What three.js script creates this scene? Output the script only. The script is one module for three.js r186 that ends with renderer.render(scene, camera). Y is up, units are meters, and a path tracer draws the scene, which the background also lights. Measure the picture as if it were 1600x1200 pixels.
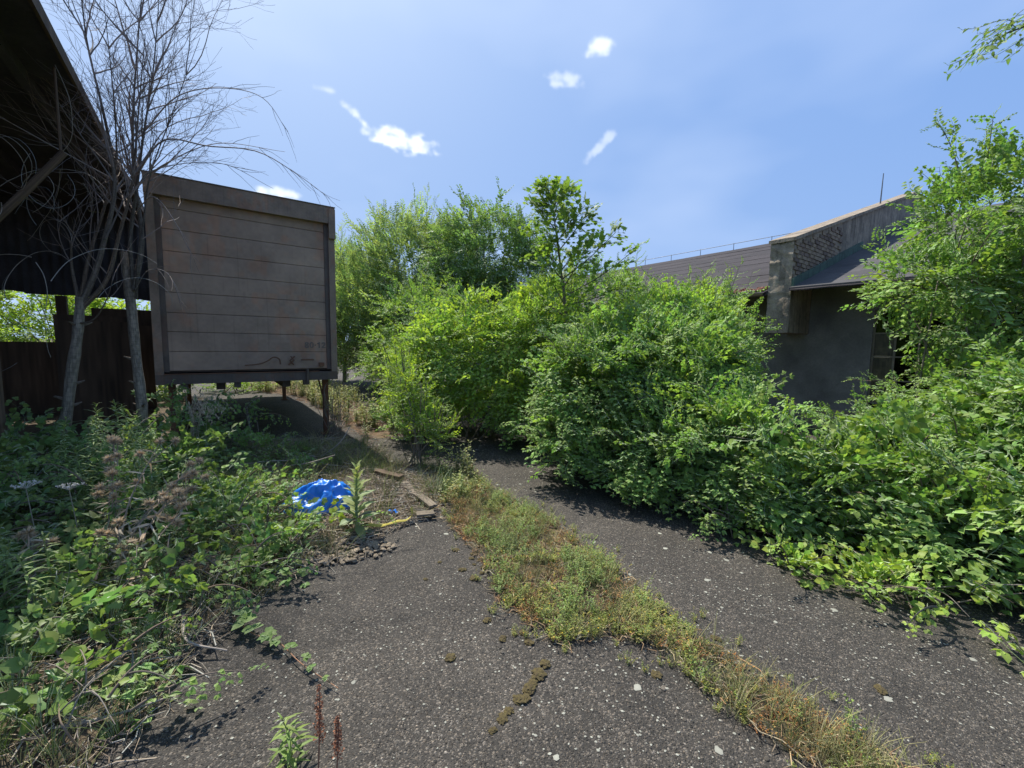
import * as THREE from 'three';
import { mergeGeometries } from 'three/addons/utils/BufferGeometryUtils.js';
import { ImprovedNoise } from 'three/addons/math/ImprovedNoise.js';
import { FontLoader } from 'three/addons/loaders/FontLoader.js';
import { TextGeometry } from 'three/addons/geometries/TextGeometry.js';

// ---------------------------------------------------------------- camera, sky, sun, exposure
const scene = new THREE.Scene();
const camera = new THREE.PerspectiveCamera(2 * Math.atan(600 / 650) * 180 / Math.PI, 4 / 3, 0.05, 2000);
camera.position.set(0, 1.69, 0);
camera.rotation.set(-5.36 * Math.PI / 180, 0, 0.9 * Math.PI / 180, 'YXZ');
const renderer = new THREE.WebGLRenderer({ antialias: true });
renderer.toneMapping = THREE.LinearToneMapping;
renderer.toneMappingExposure = 1.42;
renderer.shadowMap.enabled = true;
const SUN_AZ = 40 * Math.PI / 180, SUN_EL = 57 * Math.PI / 180;
const sunDir = new THREE.Vector3(-Math.sin(SUN_AZ) * Math.cos(SUN_EL), Math.sin(SUN_EL), -Math.cos(SUN_AZ) * Math.cos(SUN_EL));
const sun = new THREE.DirectionalLight(new THREE.Color().setRGB(1, 0.95, 0.85), 5);
sun.position.copy(sunDir).multiplyScalar(60);
sun.castShadow = true; sun.shadow.mapSize.set(4096, 4096);
Object.assign(sun.shadow.camera, { left: -25, right: 25, top: 25, bottom: -25, near: 1, far: 140 });
scene.add(sun, sun.target);

// ---------------------------------------------------------------- random, noise
function rng(seed) { let a = seed >>> 0; return () => { a = a + 0x6D2B79F5 | 0; let t = Math.imul(a ^ a >>> 15, 1 | a); t = t + Math.imul(t ^ t >>> 7, 61 | t) ^ t; return ((t ^ t >>> 14) >>> 0) / 4294967296; }; }
let R = rng(7);
const rr = (a, b) => a + (b - a) * R();
const pn = new ImprovedNoise();
const N3 = (x, y, z) => pn.noise(x + 31.7, y + 11.3, z + 57.1);
const fbm = (x, y, z, o = 3) => { let s = 0, a = 1, t = 0; for (let i = 0; i < o; i++) { s += a * N3(x, y, z); t += a; a *= .5; x *= 2.03; y *= 2.03; z *= 2.03; } return s / t; };
const V = (x, y, z) => new THREE.Vector3(x, y, z);
const clamp = (x, a, b) => Math.min(b, Math.max(a, x));
const smooth = (a, b, x) => { const t = clamp((x - a) / (b - a), 0, 1); return t * t * (3 - 2 * t); };

// computed sky: blue air paler toward the sun and the horizon, a few small fair-weather clouds
{
  const W = 2048, H = 1024, d = new Float32Array(W * H * 4);
  const fx = c => ({ az: c[0] * Math.PI / 180, el: c[1] * Math.PI / 180, ra: c[2] * Math.PI / 180, re: c[3] * Math.PI / 180, k: c[4], tilt: c[5] || 0 });
  // azimuth right of the view, elevation, half sizes, density
  const clouds = [[-14.5, 23.9, 5.2, 1.5, 1.5, -.1], [10.5, 33.2, 2.1, 1.35, 1.0, 0], [6.3, 30.6, 2.6, 1.1, .62, -.1], [11.2, 24.2, 2.6, 1.0, .5, .75], [-20.6, 26.2, 1.4, .7, .8, -.5], [-23.4, 27.6, 1.3, .45, .5, 0], [-1.6, 39.6, 1.1, .7, .5, 0], [-28.6, 16.5, 2.6, .8, 1, 0], [-4.6, 42.5, 2, .7, .35, 0],
    [60, 21, 9, 4.5, .3, .2], [75, 30, 12, 4, .3, 0], [-75, 25, 9, 3, .8, 0], [120, 28, 10, 3, .8, 0], [160, 20, 9, 2.5, .9, 0], [-130, 30, 11, 3.5, .8, 0], [-165, 18, 8, 2, .8, 0], [95, 14, 8, 2, .8, 0], [-100, 15, 9, 2, .8, 0]].map(fx);
  for (let j = 0; j < H; j++) {
    const el = (j + .5) / H * Math.PI - Math.PI / 2, y = Math.sin(el), c = Math.cos(el);
    for (let i = 0; i < W; i++) {
      const lon = (i + .5) / W * 2 * Math.PI - Math.PI, x = c * Math.cos(lon), z = c * Math.sin(lon);
      const cs = clamp(x * sunDir.x + y * sunDir.y + z * sunDir.z, -1, 1), ang = Math.acos(cs);
      const up = Math.max(y, 0), hz = Math.exp(-up * 3.2);
      let r = .118 + .22 * hz, g = .265 + .215 * hz, b = .62 + .12 * hz;
      const glow = .62 * Math.exp(-ang * ang / .2) + .34 * Math.exp(-ang * ang / .85);
      r += glow * .62; g += glow * .56; b += glow * .36;
      const veil = clamp(fbm(x * 2.2 + 3, y * 5, z * 2.2, 4) * .38 + .04, 0, .2);
      r += (.72 - r) * veil; g += (.8 - g) * veil; b += (.98 - b) * veil;
      const az = Math.atan2(x, -z);
      for (const k of clouds) {
        let da = az - k.az; if (da > Math.PI) da -= 2 * Math.PI; if (da < -Math.PI) da += 2 * Math.PI;
        if (Math.abs(da) > k.ra * 1.9 || Math.abs(el - k.el) > k.ra * 1.5 + k.re) continue;
        const de = el - k.el - da * k.tilt, q = (da / k.ra) ** 2 + (de / k.re) ** 2;
        const n = fbm(x * 42, y * 58, z * 42, 6) * 1.25;
        const dens = smooth(0, .95, (1 - q) * .85 + n * 1.15 - .06 - (de < -k.re * .45 ? .35 : 0)) * k.k;
        const a = clamp(dens * .85, 0, .9);
        r += (.95 - r) * a; g += (.98 - g) * a; b += (1.02 - b) * a;
      }
      if (y < 0) { const t = smooth(0, -.2, y); r += (.12 - r) * t; g += (.13 - g) * t; b += (.1 - b) * t; }
      const o = (j * W + i) * 4; d[o] = r * .86; d[o + 1] = g * .89; d[o + 2] = b * .9; d[o + 3] = 1;
    }
  }
  const t = new THREE.DataTexture(d, W, H, THREE.RGBAFormat, THREE.FloatType);
  t.mapping = THREE.EquirectangularReflectionMapping; t.magFilter = t.minFilter = THREE.LinearFilter; t.needsUpdate = true;
  scene.background = t; scene.environment = t;
}

// ---------------------------------------------------------------- naming
const taken = new Map();
function numbered(n) { const k = taken.get(n) || 0; taken.set(n, k + 1); return k ? n + '_' + String(k).padStart(3, '0') : n; }
function tag(o, label, category, group, kind) { if (label) o.userData.label = label; if (category) o.userData.category = category; if (group) o.userData.group = group; if (kind) o.userData.kind = kind; return o; }
function thing(name, label, category, group, pos = [0, 0, 0], turn = 0) { const o = new THREE.Group(); o.name = numbered(name); o.position.set(...pos); o.rotation.y = turn; scene.add(o); return tag(o, label, category, group); }
function mesh(name, geo, mat, parent) { const m = new THREE.Mesh(geo, mat); m.name = parent ? name : numbered(name); m.castShadow = m.receiveShadow = true; (parent || scene).add(m); return m; }

// ---------------------------------------------------------------- mesh builder
class MB {
  constructor() { this.p = []; this.c = []; this.u = []; this.i = []; }
  v(x, y, z, c, u = 0, w = 0) { this.p.push(x, y, z); this.c.push(c[0], c[1], c[2]); this.u.push(u, w); return this.p.length / 3 - 1; }
  t(a, b, c) { this.i.push(a, b, c); }
  q(a, b, c, d) { this.i.push(a, b, c, a, c, d); }
  geo(flat) {
    let g = new THREE.BufferGeometry();
    g.setAttribute('position', new THREE.Float32BufferAttribute(this.p, 3));
    g.setAttribute('color', new THREE.Float32BufferAttribute(this.c, 3));
    g.setAttribute('uv', new THREE.Float32BufferAttribute(this.u, 2));
    g.setIndex(this.i); if (flat) g = g.toNonIndexed(); g.computeVertexNormals(); return g;
  }
  tube(pts, rad, sides = 6, col = [1, 1, 1], vs = 1) { // pts: Vector3[], rad: number[]
    const n = pts.length, T = V(0, 0, 0), S = V(0, 0, 0), B = V(0, 0, 0), ref = V(.3, .1, .9).normalize();
    let prev = -1, len = 0;
    for (let k = 0; k < n; k++) {
      T.subVectors(pts[Math.min(n - 1, k + 1)], pts[Math.max(0, k - 1)]).normalize();
      if (k) len += pts[k].distanceTo(pts[k - 1]);
      S.crossVectors(T, Math.abs(T.dot(ref)) > .95 ? V(1, 0, 0) : ref).normalize(); B.crossVectors(T, S);
      const first = this.p.length / 3;
      for (let s = 0; s <= sides; s++) {
        const a = s / sides * Math.PI * 2, r = rad[k], ca = Math.cos(a) * r, sa = Math.sin(a) * r, P = pts[k];
        this.v(P.x + S.x * ca + B.x * sa, P.y + S.y * ca + B.y * sa, P.z + S.z * ca + B.z * sa, col, s / sides, len * vs);
      }
      if (prev >= 0) for (let s = 0; s < sides; s++) this.q(prev + s, prev + s + 1, first + s + 1, first + s);
      prev = first;
    }
    return this;
  }
  // leaf: base B, direction D, face normal U, length L, half width W
  leaf(B, D, U, L, W, col, o = {}) {
    const fold = o.fold ?? .25, curl = o.curl ?? .2, st = o.st ?? [[.28, .95], [.62, .8]];
    const S = V(0, 0, 0).crossVectors(D, U).normalize(), Nn = V(0, 0, 0).crossVectors(S, D).normalize();
    const pt = (t, w) => { const k = -curl * t * t * L + Math.abs(w) * fold; return [B.x + D.x * L * t + S.x * w + Nn.x * k, B.y + D.y * L * t + S.y * w + Nn.y * k, B.z + D.z * L * t + S.z * w + Nn.z * k]; };
    const c2 = [col[0] * 1.12, col[1] * 1.08, col[2] * 1.1];
    const m0 = this.v(...pt(0, 0), c2); let pm = m0, pl = -1, pr = -1;
    for (const [t, w] of st) {
      const m = this.v(...pt(t, 0), c2), l = this.v(...pt(t - .03, -W * w), col), r = this.v(...pt(t - .03, W * w), col);
      if (pl < 0) { this.t(pm, m, l); this.t(pm, r, m); } else { this.q(pl, pm, m, l); this.q(pm, pr, r, m); }
      pm = m; pl = l; pr = r;
    }
    const e = this.v(...pt(1, 0), col); this.t(pl, pm, e); this.t(pm, pr, e);
    return this;
  }
  lobed(B, D, U, L, col, curl = .15) { // five-lobed maple leaf
    const S = V(0, 0, 0).crossVectors(D, U).normalize(), Nn = V(0, 0, 0).crossVectors(S, D).normalize();
    const out = [[0, 0], [.1, .3], [-.05, .52], [.28, .34], [.42, .6], [.52, .3], [.68, .32], [.7, .16], [1, 0]];
    const at = (t, w) => [0, 1, 2].map(k => [B.x, B.y, B.z][k] + [D.x, D.y, D.z][k] * t * L + [S.x, S.y, S.z][k] * w * L + [Nn.x, Nn.y, Nn.z][k] * (-curl * (t * t + w * w * 1.4) * L));
    const c = this.v(...at(.3, 0), col), a = out.map(([t, w]) => this.v(...at(t, w), col)), b = out.map(([t, w]) => this.v(...at(t, -w), col));
    for (let k = 0; k + 1 < out.length; k++) { this.t(c, a[k + 1], a[k]); this.t(c, b[k], b[k + 1]); }
    return this;
  }
}
const unit = () => { const z = rr(-1, 1), a = rr(0, 6.2832), s = Math.sqrt(1 - z * z); return V(s * Math.cos(a), z, s * Math.sin(a)); };
const mixc = (a, b, t) => [a[0] + (b[0] - a[0]) * t, a[1] + (b[1] - a[1]) * t, a[2] + (b[2] - a[2]) * t];
const vary = (c, k = .25) => { const s = 1 + rr(-k, k), h = rr(-.12, .12); return [c[0] * s * (1 + h), c[1] * s, c[2] * s * (1 - h)]; };
function smoothLine(pts, n) { const c = new THREE.CatmullRomCurve3(pts.map(p => p.isVector3 ? p : V(...p))); return c.getPoints(n); }
const taper = (n, a, b, e = 1) => Array.from({ length: n }, (_, k) => a + (b - a) * Math.pow(k / (n - 1), e));

// ---------------------------------------------------------------- textures
function hash2(x, y, s) { let h = Math.imul(x, 374761393) + Math.imul(y, 668265263) + Math.imul(s, 974634777) | 0; h = Math.imul(h ^ h >>> 13, 1274126177); return ((h ^ h >>> 16) >>> 0) / 4294967296; }
function tnoise(x, y, per, s) { // tiling value noise, x,y in [0,per)
  const xi = Math.floor(x), yi = Math.floor(y), fx = x - xi, fy = y - yi, u = fx * fx * (3 - 2 * fx), w = fy * fy * (3 - 2 * fy);
  const m = k => ((k % per) + per) % per, a = m(xi), b = m(xi + 1), c = m(yi), d = m(yi + 1);
  const p = hash2(a, c, s), q = hash2(b, c, s), r = hash2(a, d, s), t = hash2(b, d, s);
  return p + (q - p) * u + (r - p) * w + (p - q - r + t) * u * w;
}
function tex(size, fn, srgb = true) {
  const d = new Uint8Array(size * size * 4);
  for (let j = 0; j < size; j++) for (let i = 0; i < size; i++) { const c = fn(i / size, j / size, i, j), o = (j * size + i) * 4; d[o] = c[0]; d[o + 1] = c[1]; d[o + 2] = c[2]; d[o + 3] = 255; }
  const t = new THREE.DataTexture(d, size, size); t.wrapS = t.wrapT = THREE.RepeatWrapping; t.magFilter = THREE.LinearFilter; t.minFilter = THREE.LinearMipmapLinearFilter; if (srgb) t.colorSpace = THREE.SRGBColorSpace; t.needsUpdate = true; return t;
}
const STD = o => new THREE.MeshStandardMaterial({ roughness: .9, metalness: 0, side: THREE.DoubleSide, ...o });

// asphalt: exposed aggregate chips in dark binder, 4 m tile
function asphaltMaps() {
  const S = 2048, L = new Float32Array(S * S), Hh = new Float32Array(S * S), W = new Float32Array(S * S), r = rng(91);
  for (let j = 0; j < S; j++) for (let i = 0; i < S; i++) {
    const k = j * S + i, n = tnoise(i / 16, j / 16, 128, 1) * .5 + tnoise(i / 64, j / 64, 32, 2) * .5;
    L[k] = 40 + n * 16 + (hash2(i, j, 5) - .5) * 24; Hh[k] = 60 + n * 26 + hash2(i, j, 9) * 30;
  }
  for (let s = 0; s < 330000; s++) {
    const cx = r() * S, cy = r() * S, ra = 1.0 + 2.6 * r() * r(), el = .7 + r() * .6, tone = 34 + 84 * Math.pow(r(), 1.15) + (r() < .006 ? 40 : 0), warm = (r() - .42) * 9, hh = 130 + 120 * r();
    const R2 = Math.ceil(ra + 1);
    for (let y = -R2; y <= R2; y++) for (let x = -R2; x <= R2; x++) {
      const q = (x * x * el + y * y / el) / (ra * ra); if (q > 1) continue;
      const k = ((Math.floor(cy + y) % S + S) % S) * S + ((Math.floor(cx + x) % S + S) % S);
      L[k] = 4 + 1.04 * tone * (1 - .12 * q) + (hash2(x + 9, y + 9, s) - .5) * 8; Hh[k] = hh * (1 - q * .8); W[k] = warm;
    }
  }
  const big = (u, v) => .82 + .36 * (tnoise(u * 6, v * 6, 6, 21) * .5 + tnoise(u * 17, v * 17, 17, 22) * .3 + tnoise(u * 43, v * 43, 43, 23) * .2);
  const map = tex(S, (u, v, i, j) => { const k = j * S + i, l = L[k] * big(u, v); return [clamp(l * 1.07 + W[k] * .6, 0, 255), clamp(l, 0, 255), clamp(l * .91 - W[k] * .6, 0, 255)]; });
  const bump = tex(S, (u, v, i, j) => { const h = clamp(Hh[j * S + i], 0, 255); return [h, h, h]; }, false);
  return { map, bump };
}
const asph = asphaltMaps();
const soilTex = tex(1024, (u, v, i, j) => { const n = tnoise(u * 24, v * 24, 24, 3) * .4 + tnoise(u * 90, v * 90, 90, 4) * .35 + hash2(i, j, 6) * .35; const w = tnoise(u * 9, v * 9, 9, 8); return [78 + n * 76, 66 + n * 68 + w * 6, 52 + n * 56]; });
const soilBump = tex(1024, (u, v, i, j) => { const n = tnoise(u * 60, v * 60, 60, 13) * 120 + tnoise(u * 170, v * 170, 170, 14) * 90 + hash2(i, j, 15) * 40; return [n, n, n]; }, false);
const concTex = tex(1024, (u, v, i, j) => { const n = tnoise(u * 7, v * 7, 7, 31) * .45 + tnoise(u * 26, v * 26, 26, 32) * .3 + tnoise(u * 110, v * 110, 110, 33) * .25; const st = Math.pow(tnoise(u * 46, v * 5, 46, 34), 3); const p = hash2(i, j, 35) < .01 ? -34 : 0; const k = 118 + n * 90 - st * 46 + p; return [k * 1.02, k * .985, k * .93]; });
const concBump = tex(1024, (u, v, i, j) => { const n = tnoise(u * 13, v * 13, 13, 41) * 90 + tnoise(u * 60, v * 60, 60, 42) * 80 + tnoise(u * 240, v * 240, 240, 43) * 60; return [n, n, n]; }, false);
const barkTex = tex(512, (u, v, i, j) => { const n = tnoise(u * 14, v * 22, 14, 51) * .5 + tnoise(u * 40, v * 9, 40, 52) * .5, l = tnoise(u * 4, v * 60, 4, 53) > .8 ? -20 : 0; const k = 120 + n * 92 + l; return [k, k * .965, k * .9]; });
const barkBump = tex(512, (u, v) => { const n = tnoise(u * 30, v * 12, 30, 55) * 150 + tnoise(u * 80, v * 80, 80, 56) * 100; return [n, n, n]; }, false);
// old painted sheet steel: grey brown with rust bloom and run marks
const steelTex = tex(1024, (u, v, i, j) => {
  const a = tnoise(u * 5, v * 5, 5, 61) * .5 + tnoise(u * 15, v * 15, 15, 62) * .3 + tnoise(u * 60, v * 60, 60, 63) * .2, run = tnoise(u * 90, v * 4, 90, 64), rust = smooth(.5, .72, tnoise(u * 8, v * 6, 8, 65) * .6 + tnoise(u * 34, v * 20, 34, 66) * .4);
  const k = 120 + a * 54 - (run > .78 ? (run - .78) * 50 : 0) + (hash2(i, j, 67) - .5) * 9;
  return [k * (1.06 + .07 * rust), k * (.98 - .02 * rust), k * (.9 - .06 * rust)];
});
const steelBump = tex(512, (u, v, i, j) => { const n = tnoise(u * 8, v * 8, 8, 71) * 120 + tnoise(u * 50, v * 50, 50, 72) * 90 + hash2(i, j, 73) * 30; return [n, n, n]; }, false);
const feltTex = tex(1024, (u, v, i, j) => { const n = tnoise(u * 6, v * 6, 6, 81) * .5 + tnoise(u * 30, v * 12, 30, 82) * .3 + tnoise(u * 120, v * 120, 120, 83) * .2; const k = 78 + n * 50 + (hash2(i, j, 84) - .5) * 20; return [k * 1.0, k * .96, k * .98]; });
const renderTex = tex(1024, (u, v, i, j) => { const n = tnoise(u * 4, v * 4, 4, 91) * .5 + tnoise(u * 14, v * 14, 14, 92) * .3 + tnoise(u * 90, v * 90, 90, 93) * .2; const k = 92 + n * 58 + (hash2(i, j, 94) - .5) * 10; return [k, k * .99, k * .97]; });
const woodTex = tex(512, (u, v, i, j) => { const n = tnoise(u * 60, v * 5, 60, 86) * .5 + tnoise(u * 18, v * 3, 18, 87) * .5; const k = 92 + n * 76 + (hash2(i, j, 88) - .5) * 14; return [k, k * .94, k * .85]; });

const M = {
  asphalt: STD({ map: asph.map, bumpMap: asph.bump, bumpScale: .014, roughness: .9 }),
  soil: STD({ map: soilTex, bumpMap: soilBump, bumpScale: .02, vertexColors: true, roughness: 1 }),
  far: STD({ map: soilTex, bumpMap: soilBump, bumpScale: .02, color: 0xa6b08a, roughness: 1 }),
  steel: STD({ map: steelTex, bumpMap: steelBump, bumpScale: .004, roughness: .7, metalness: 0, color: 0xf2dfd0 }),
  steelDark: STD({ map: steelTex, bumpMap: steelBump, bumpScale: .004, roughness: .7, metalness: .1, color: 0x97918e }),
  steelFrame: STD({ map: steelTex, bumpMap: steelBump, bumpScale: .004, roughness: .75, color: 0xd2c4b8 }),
  rust: STD({ map: steelTex, bumpMap: steelBump, bumpScale: .004, color: 0xb08a74, roughness: .85 }),
  plaster: STD({ map: concTex, bumpMap: concBump, bumpScale: .014, color: 0xe4d6c4 }),
  wallGrey: STD({ map: renderTex, bumpMap: concBump, bumpScale: .006, color: 0xf6f3ee }),
  felt: STD({ map: feltTex, bumpMap: concBump, bumpScale: .012, roughness: .95, color: 0x827a7b }),
  darkSheet: STD({ map: feltTex, bumpMap: steelBump, bumpScale: .006, color: 0xb0b2b0, roughness: .9 }),
  copperGreen: STD({ map: concTex, color: 0x6f9484, roughness: .7 }),
  zinc: STD({ map: steelTex, color: 0xe6ebee, roughness: .45, metalness: .6 }),
  wood: STD({ map: woodTex, bumpMap: woodTex, bumpScale: .004, color: 0xd8d0c6 }),
  postWood: STD({ map: woodTex, bumpMap: woodTex, bumpScale: .004, color: 0xb49e8c }),
  bark: STD({ map: barkTex, bumpMap: barkBump, bumpScale: .012, vertexColors: true }),
  stem: STD({ vertexColors: true, roughness: .85 }),
  wire: STD({ color: 0x6c6e70, roughness: .5, metalness: .7 }),
  blackPaint: STD({ color: 0x2a2725, roughness: .8 }),
  frame: STD({ map: steelTex, color: 0xd4d8cc, roughness: .7 }),
  pane: new THREE.MeshPhysicalMaterial({ color: 0x98a29c, roughness: .12, transmission: 1, thickness: 0, ior: 1.5, side: THREE.DoubleSide }),
  paneDirty: STD({ map: concTex, color: 0x8b8468, roughness: .5 }),
  leaf: new THREE.MeshPhysicalMaterial({ vertexColors: true, roughness: 1, transmission: .54, thickness: 0, clearcoat: .34, clearcoatRoughness: .4, side: THREE.DoubleSide }),
  dry: new THREE.MeshPhysicalMaterial({ vertexColors: true, roughness: 1, transmission: .2, thickness: 0, side: THREE.DoubleSide }),
  moss: STD({ vertexColors: true, roughness: 1 }),
  stone: STD({ map: concTex, vertexColors: true, bumpMap: concBump, bumpScale: .006 }),
  lichen: STD({ vertexColors: true, roughness: 1 }),
  bag: new THREE.MeshPhysicalMaterial({ color: new THREE.Color().setRGB(.012, .19, .68), roughness: .42, transmission: 0, clearcoat: .25, clearcoatRoughness: .3, side: THREE.DoubleSide }),
};

// ---------------------------------------------------------------- yard axes: a runs away along the buildings, p across them
const TH = Math.atan2(.586, .810);
const yardPt = (a, p, h = 0) => V(-.586 * a + .810 * p, h, -.810 * a - .586 * p);
function yardThing(name, label, category, group, a0, p0) { const o = thing(name, label, category, group, yardPt(a0, p0).toArray(), TH); o.userData_origin = null; return { o, a0, p0 }; }
const L3 = (T, a, p, h) => V(p - T.p0, h, -(a - T.a0)); // yard -> local
function boxGeo(x0, x1, y0, y1, z0, z1, uvs = 1, bev = 0) {
  const g = new THREE.BoxGeometry(x1 - x0, y1 - y0, z1 - z0); g.translate((x0 + x1) / 2, (y0 + y1) / 2, (z0 + z1) / 2); metreUV(g, uvs); return g;
}
function metreUV(g, s = 1, ox = 0, oy = 0) { // box projection in metres
  const p = g.attributes.position, n = g.attributes.normal, u = new Float32Array(p.count * 2);
  for (let k = 0; k < p.count; k++) {
    const ax = Math.abs(n.getX(k)), ay = Math.abs(n.getY(k)), az = Math.abs(n.getZ(k));
    let a, b; if (ax >= ay && ax >= az) { a = p.getZ(k); b = p.getY(k); } else if (ay >= az) { a = p.getX(k); b = p.getZ(k); } else { a = p.getX(k); b = p.getY(k); }
    u[2 * k] = a / s + ox; u[2 * k + 1] = b / s + oy;
  }
  g.setAttribute('uv', new THREE.BufferAttribute(u, 2)); return g;
}
function yb(T, p0, p1, h0, h1, a0, a1, uvs = 2) { return boxGeo(p0 - T.p0, p1 - T.p0, h0, h1, -(a1 - T.a0), -(a0 - T.a0), uvs); }

// ================================================================= SETTING
{
  const g = new THREE.PlaneGeometry(900, 900, 1, 1); g.rotateX(-Math.PI / 2); const u = g.attributes.uv; for (let k = 0; k < u.count; k++) u.setXY(k, u.getX(k) * 450, u.getY(k) * 450);
  const m = mesh('ground', g, M.far); m.position.y = -.06; tag(m, 'bare weedy earth stretching beyond the yard', 'ground', null, 'structure');
}
{ // asphalt yard, gently uneven
  const x0 = -26, x1 = 14, z0 = -30, z1 = 6, mb = new MB(), st = .2, nx = Math.round((x1 - x0) / st), nz = Math.round((z1 - z0) / st);
  for (let j = 0; j <= nz; j++) for (let i = 0; i <= nx; i++) {
    const x = x0 + i * st, z = z0 + j * st; mb.v(x, fbm(x * .5, 0, z * .5, 2) * .02 + N3(x * 2.1, 3, z * 2.1) * .006, z, [1, 1, 1], x / 4, z / 4);
  }
  for (let j = 0; j < nz; j++) for (let i = 0; i < nx; i++) { const a = j * (nx + 1) + i; mb.q(a, a + nx + 1, a + nx + 2, a + 1); }
  tag(mesh('asphalt_yard', mb.geo(), M.asphalt), 'old dark asphalt yard with pale worn aggregate', 'asphalt', null, 'structure');
}
const groundY = (x, z) => fbm(x * .5, 0, z * .5, 2) * .02 + N3(x * 2.1, 3, z * 2.1) * .006;
// soil and litter lying over the asphalt on the left: height by distance into an outline
const bedOutline = [[-1.5, 1.5], [-1.66, -1.3], [-1.58, -1.8], [-1.76, -2.2], [-1.62, -2.75], [-1.5, -3.02], [-1.18, -3.22], [-1.22, -3.5], [-.96, -3.85], [-.72, -4.05], [-.66, -4.6], [-.92, -5.4], [-1.5, -5.6], [-1.9, -6.0], [-2.3, -6.9], [-3.2, -7.5], [-3.9, -7.2], [-4.6, -6.9], [-5.4, -7.2], [-6.2, -8.2], [-7.5, -10], [-14, -19], [-24, -14], [-24, 1.5]];
const bed2 = [[-3.0, -7.7], [-2.3, -7.0], [-1.9, -7.6], [-2.6, -8.8], [-4.0, -11.2], [-5.6, -13.4], [-7.6, -16], [-9, -17.5], [-11, -17.2], [-9, -14.2], [-7, -12.9], [-5.5, -11.3], [-4.2, -9.6], [-3.6, -8.6]];
const stripL = [[-.95, -5.5], [-.7, -4.5], [-.66, -4.0], [-.3, -3.4], [-.12, -2.95], [0, -2.55], [.28, -2.25], [.62, -2.32], [.86, -2.2], [1.02, -1.86], [1.24, -1.55], [1.6, -1.1], [1.9, -.6]], stripR = [[2.2, -.7], [1.85, -1.2], [1.55, -1.55], [1.3, -1.86], [1.08, -2.25], [.92, -2.55], [.8, -2.95], [.62, -3.4], [.2, -4.1], [-.2, -4.6], [-.55, -5.4]];
const strip = [...stripL, ...stripR];
function sdPoly(P, x, z) { let d = 1e9, s = -1; for (let i = 0, j = P.length - 1; i < P.length; j = i++) { const [ax, az] = P[i], [bx, bz] = P[j], ex = bx - ax, ez = bz - az, wx = x - ax, wz = z - az, t = clamp((wx * ex + wz * ez) / (ex * ex + ez * ez), 0, 1), dx = wx - ex * t, dz = wz - ez * t; d = Math.min(d, dx * dx + dz * dz); if ((az > z) !== (bz > z) && x < (bx - ax) * (z - az) / (bz - az) + ax) s = -s; } return s * Math.sqrt(d); }
const bedH = (P, hmax, w) => (x, z) => { const d = sdPoly(P, x, z) + N3(x * 1.7, 5, z * 1.7) * .16 + N3(x * 6, 6, z * 6) * .07; return groundY(x, z) - .015 + smooth(-.06, w, d) * hmax * (1 + .5 * N3(x * 1.1, 8, z * 1.1)) + (d > 0 ? N3(x * 9, 2, z * 9) * .012 : -.02 * Math.min(1, -d * 10)); };
const hBed = bedH(bedOutline, .085, .5), hBed2 = bedH(bed2, .08, .6), hStrip = bedH(strip, .028, .16);
function bedMesh(name, label, H, x0, x1, z0, z1, st, cols) {
  const mb = new MB(), nx = Math.round((x1 - x0) / st), nz = Math.round((z1 - z0) / st);
  for (let j = 0; j <= nz; j++) for (let i = 0; i <= nx; i++) { const x = x0 + i * st, z = z0 + j * st, k = clamp(.5 + fbm(x * 1.3, 1, z * 1.3, 3) * 1.1, 0, 1); mb.v(x, H(x, z), z, mixc(cols[0], cols[1], k), x / 1.6, z / 1.6); }
  for (let j = 0; j < nz; j++) for (let i = 0; i < nx; i++) { const a = j * (nx + 1) + i, ys = [a, a + 1, a + nx + 1, a + nx + 2].map(k => mb.p[3 * k + 1] - groundY(mb.p[3 * k], mb.p[3 * k + 2])); if (Math.max(...ys) < -.012) continue; mb.q(a, a + nx + 1, a + nx + 2, a + 1); }
  return tag(mesh(name, mb.geo(), M.soil), label, 'soil', null, 'structure');
}
bedMesh('soil_bed', 'dark earth and litter banked over the asphalt on the shed side', hBed, -12, -.4, -12, 1.5, .07, [[.34, .33, .34], [.62, .6, .6]]);
bedMesh('soil_margin', 'brown earth margin along the track beside the container', hBed2, -11.5, -1.6, -18, -6.6, .1, [[.5, .4, .36], [.8, .7, .66]]);
bedMesh('soil_strip', 'strip of mossy earth along the joint between asphalt slabs', hStrip, -1.2, 2.4, -5.8, -.5, .04, [[.34, .3, .27], [.62, .56, .5]]);

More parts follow.
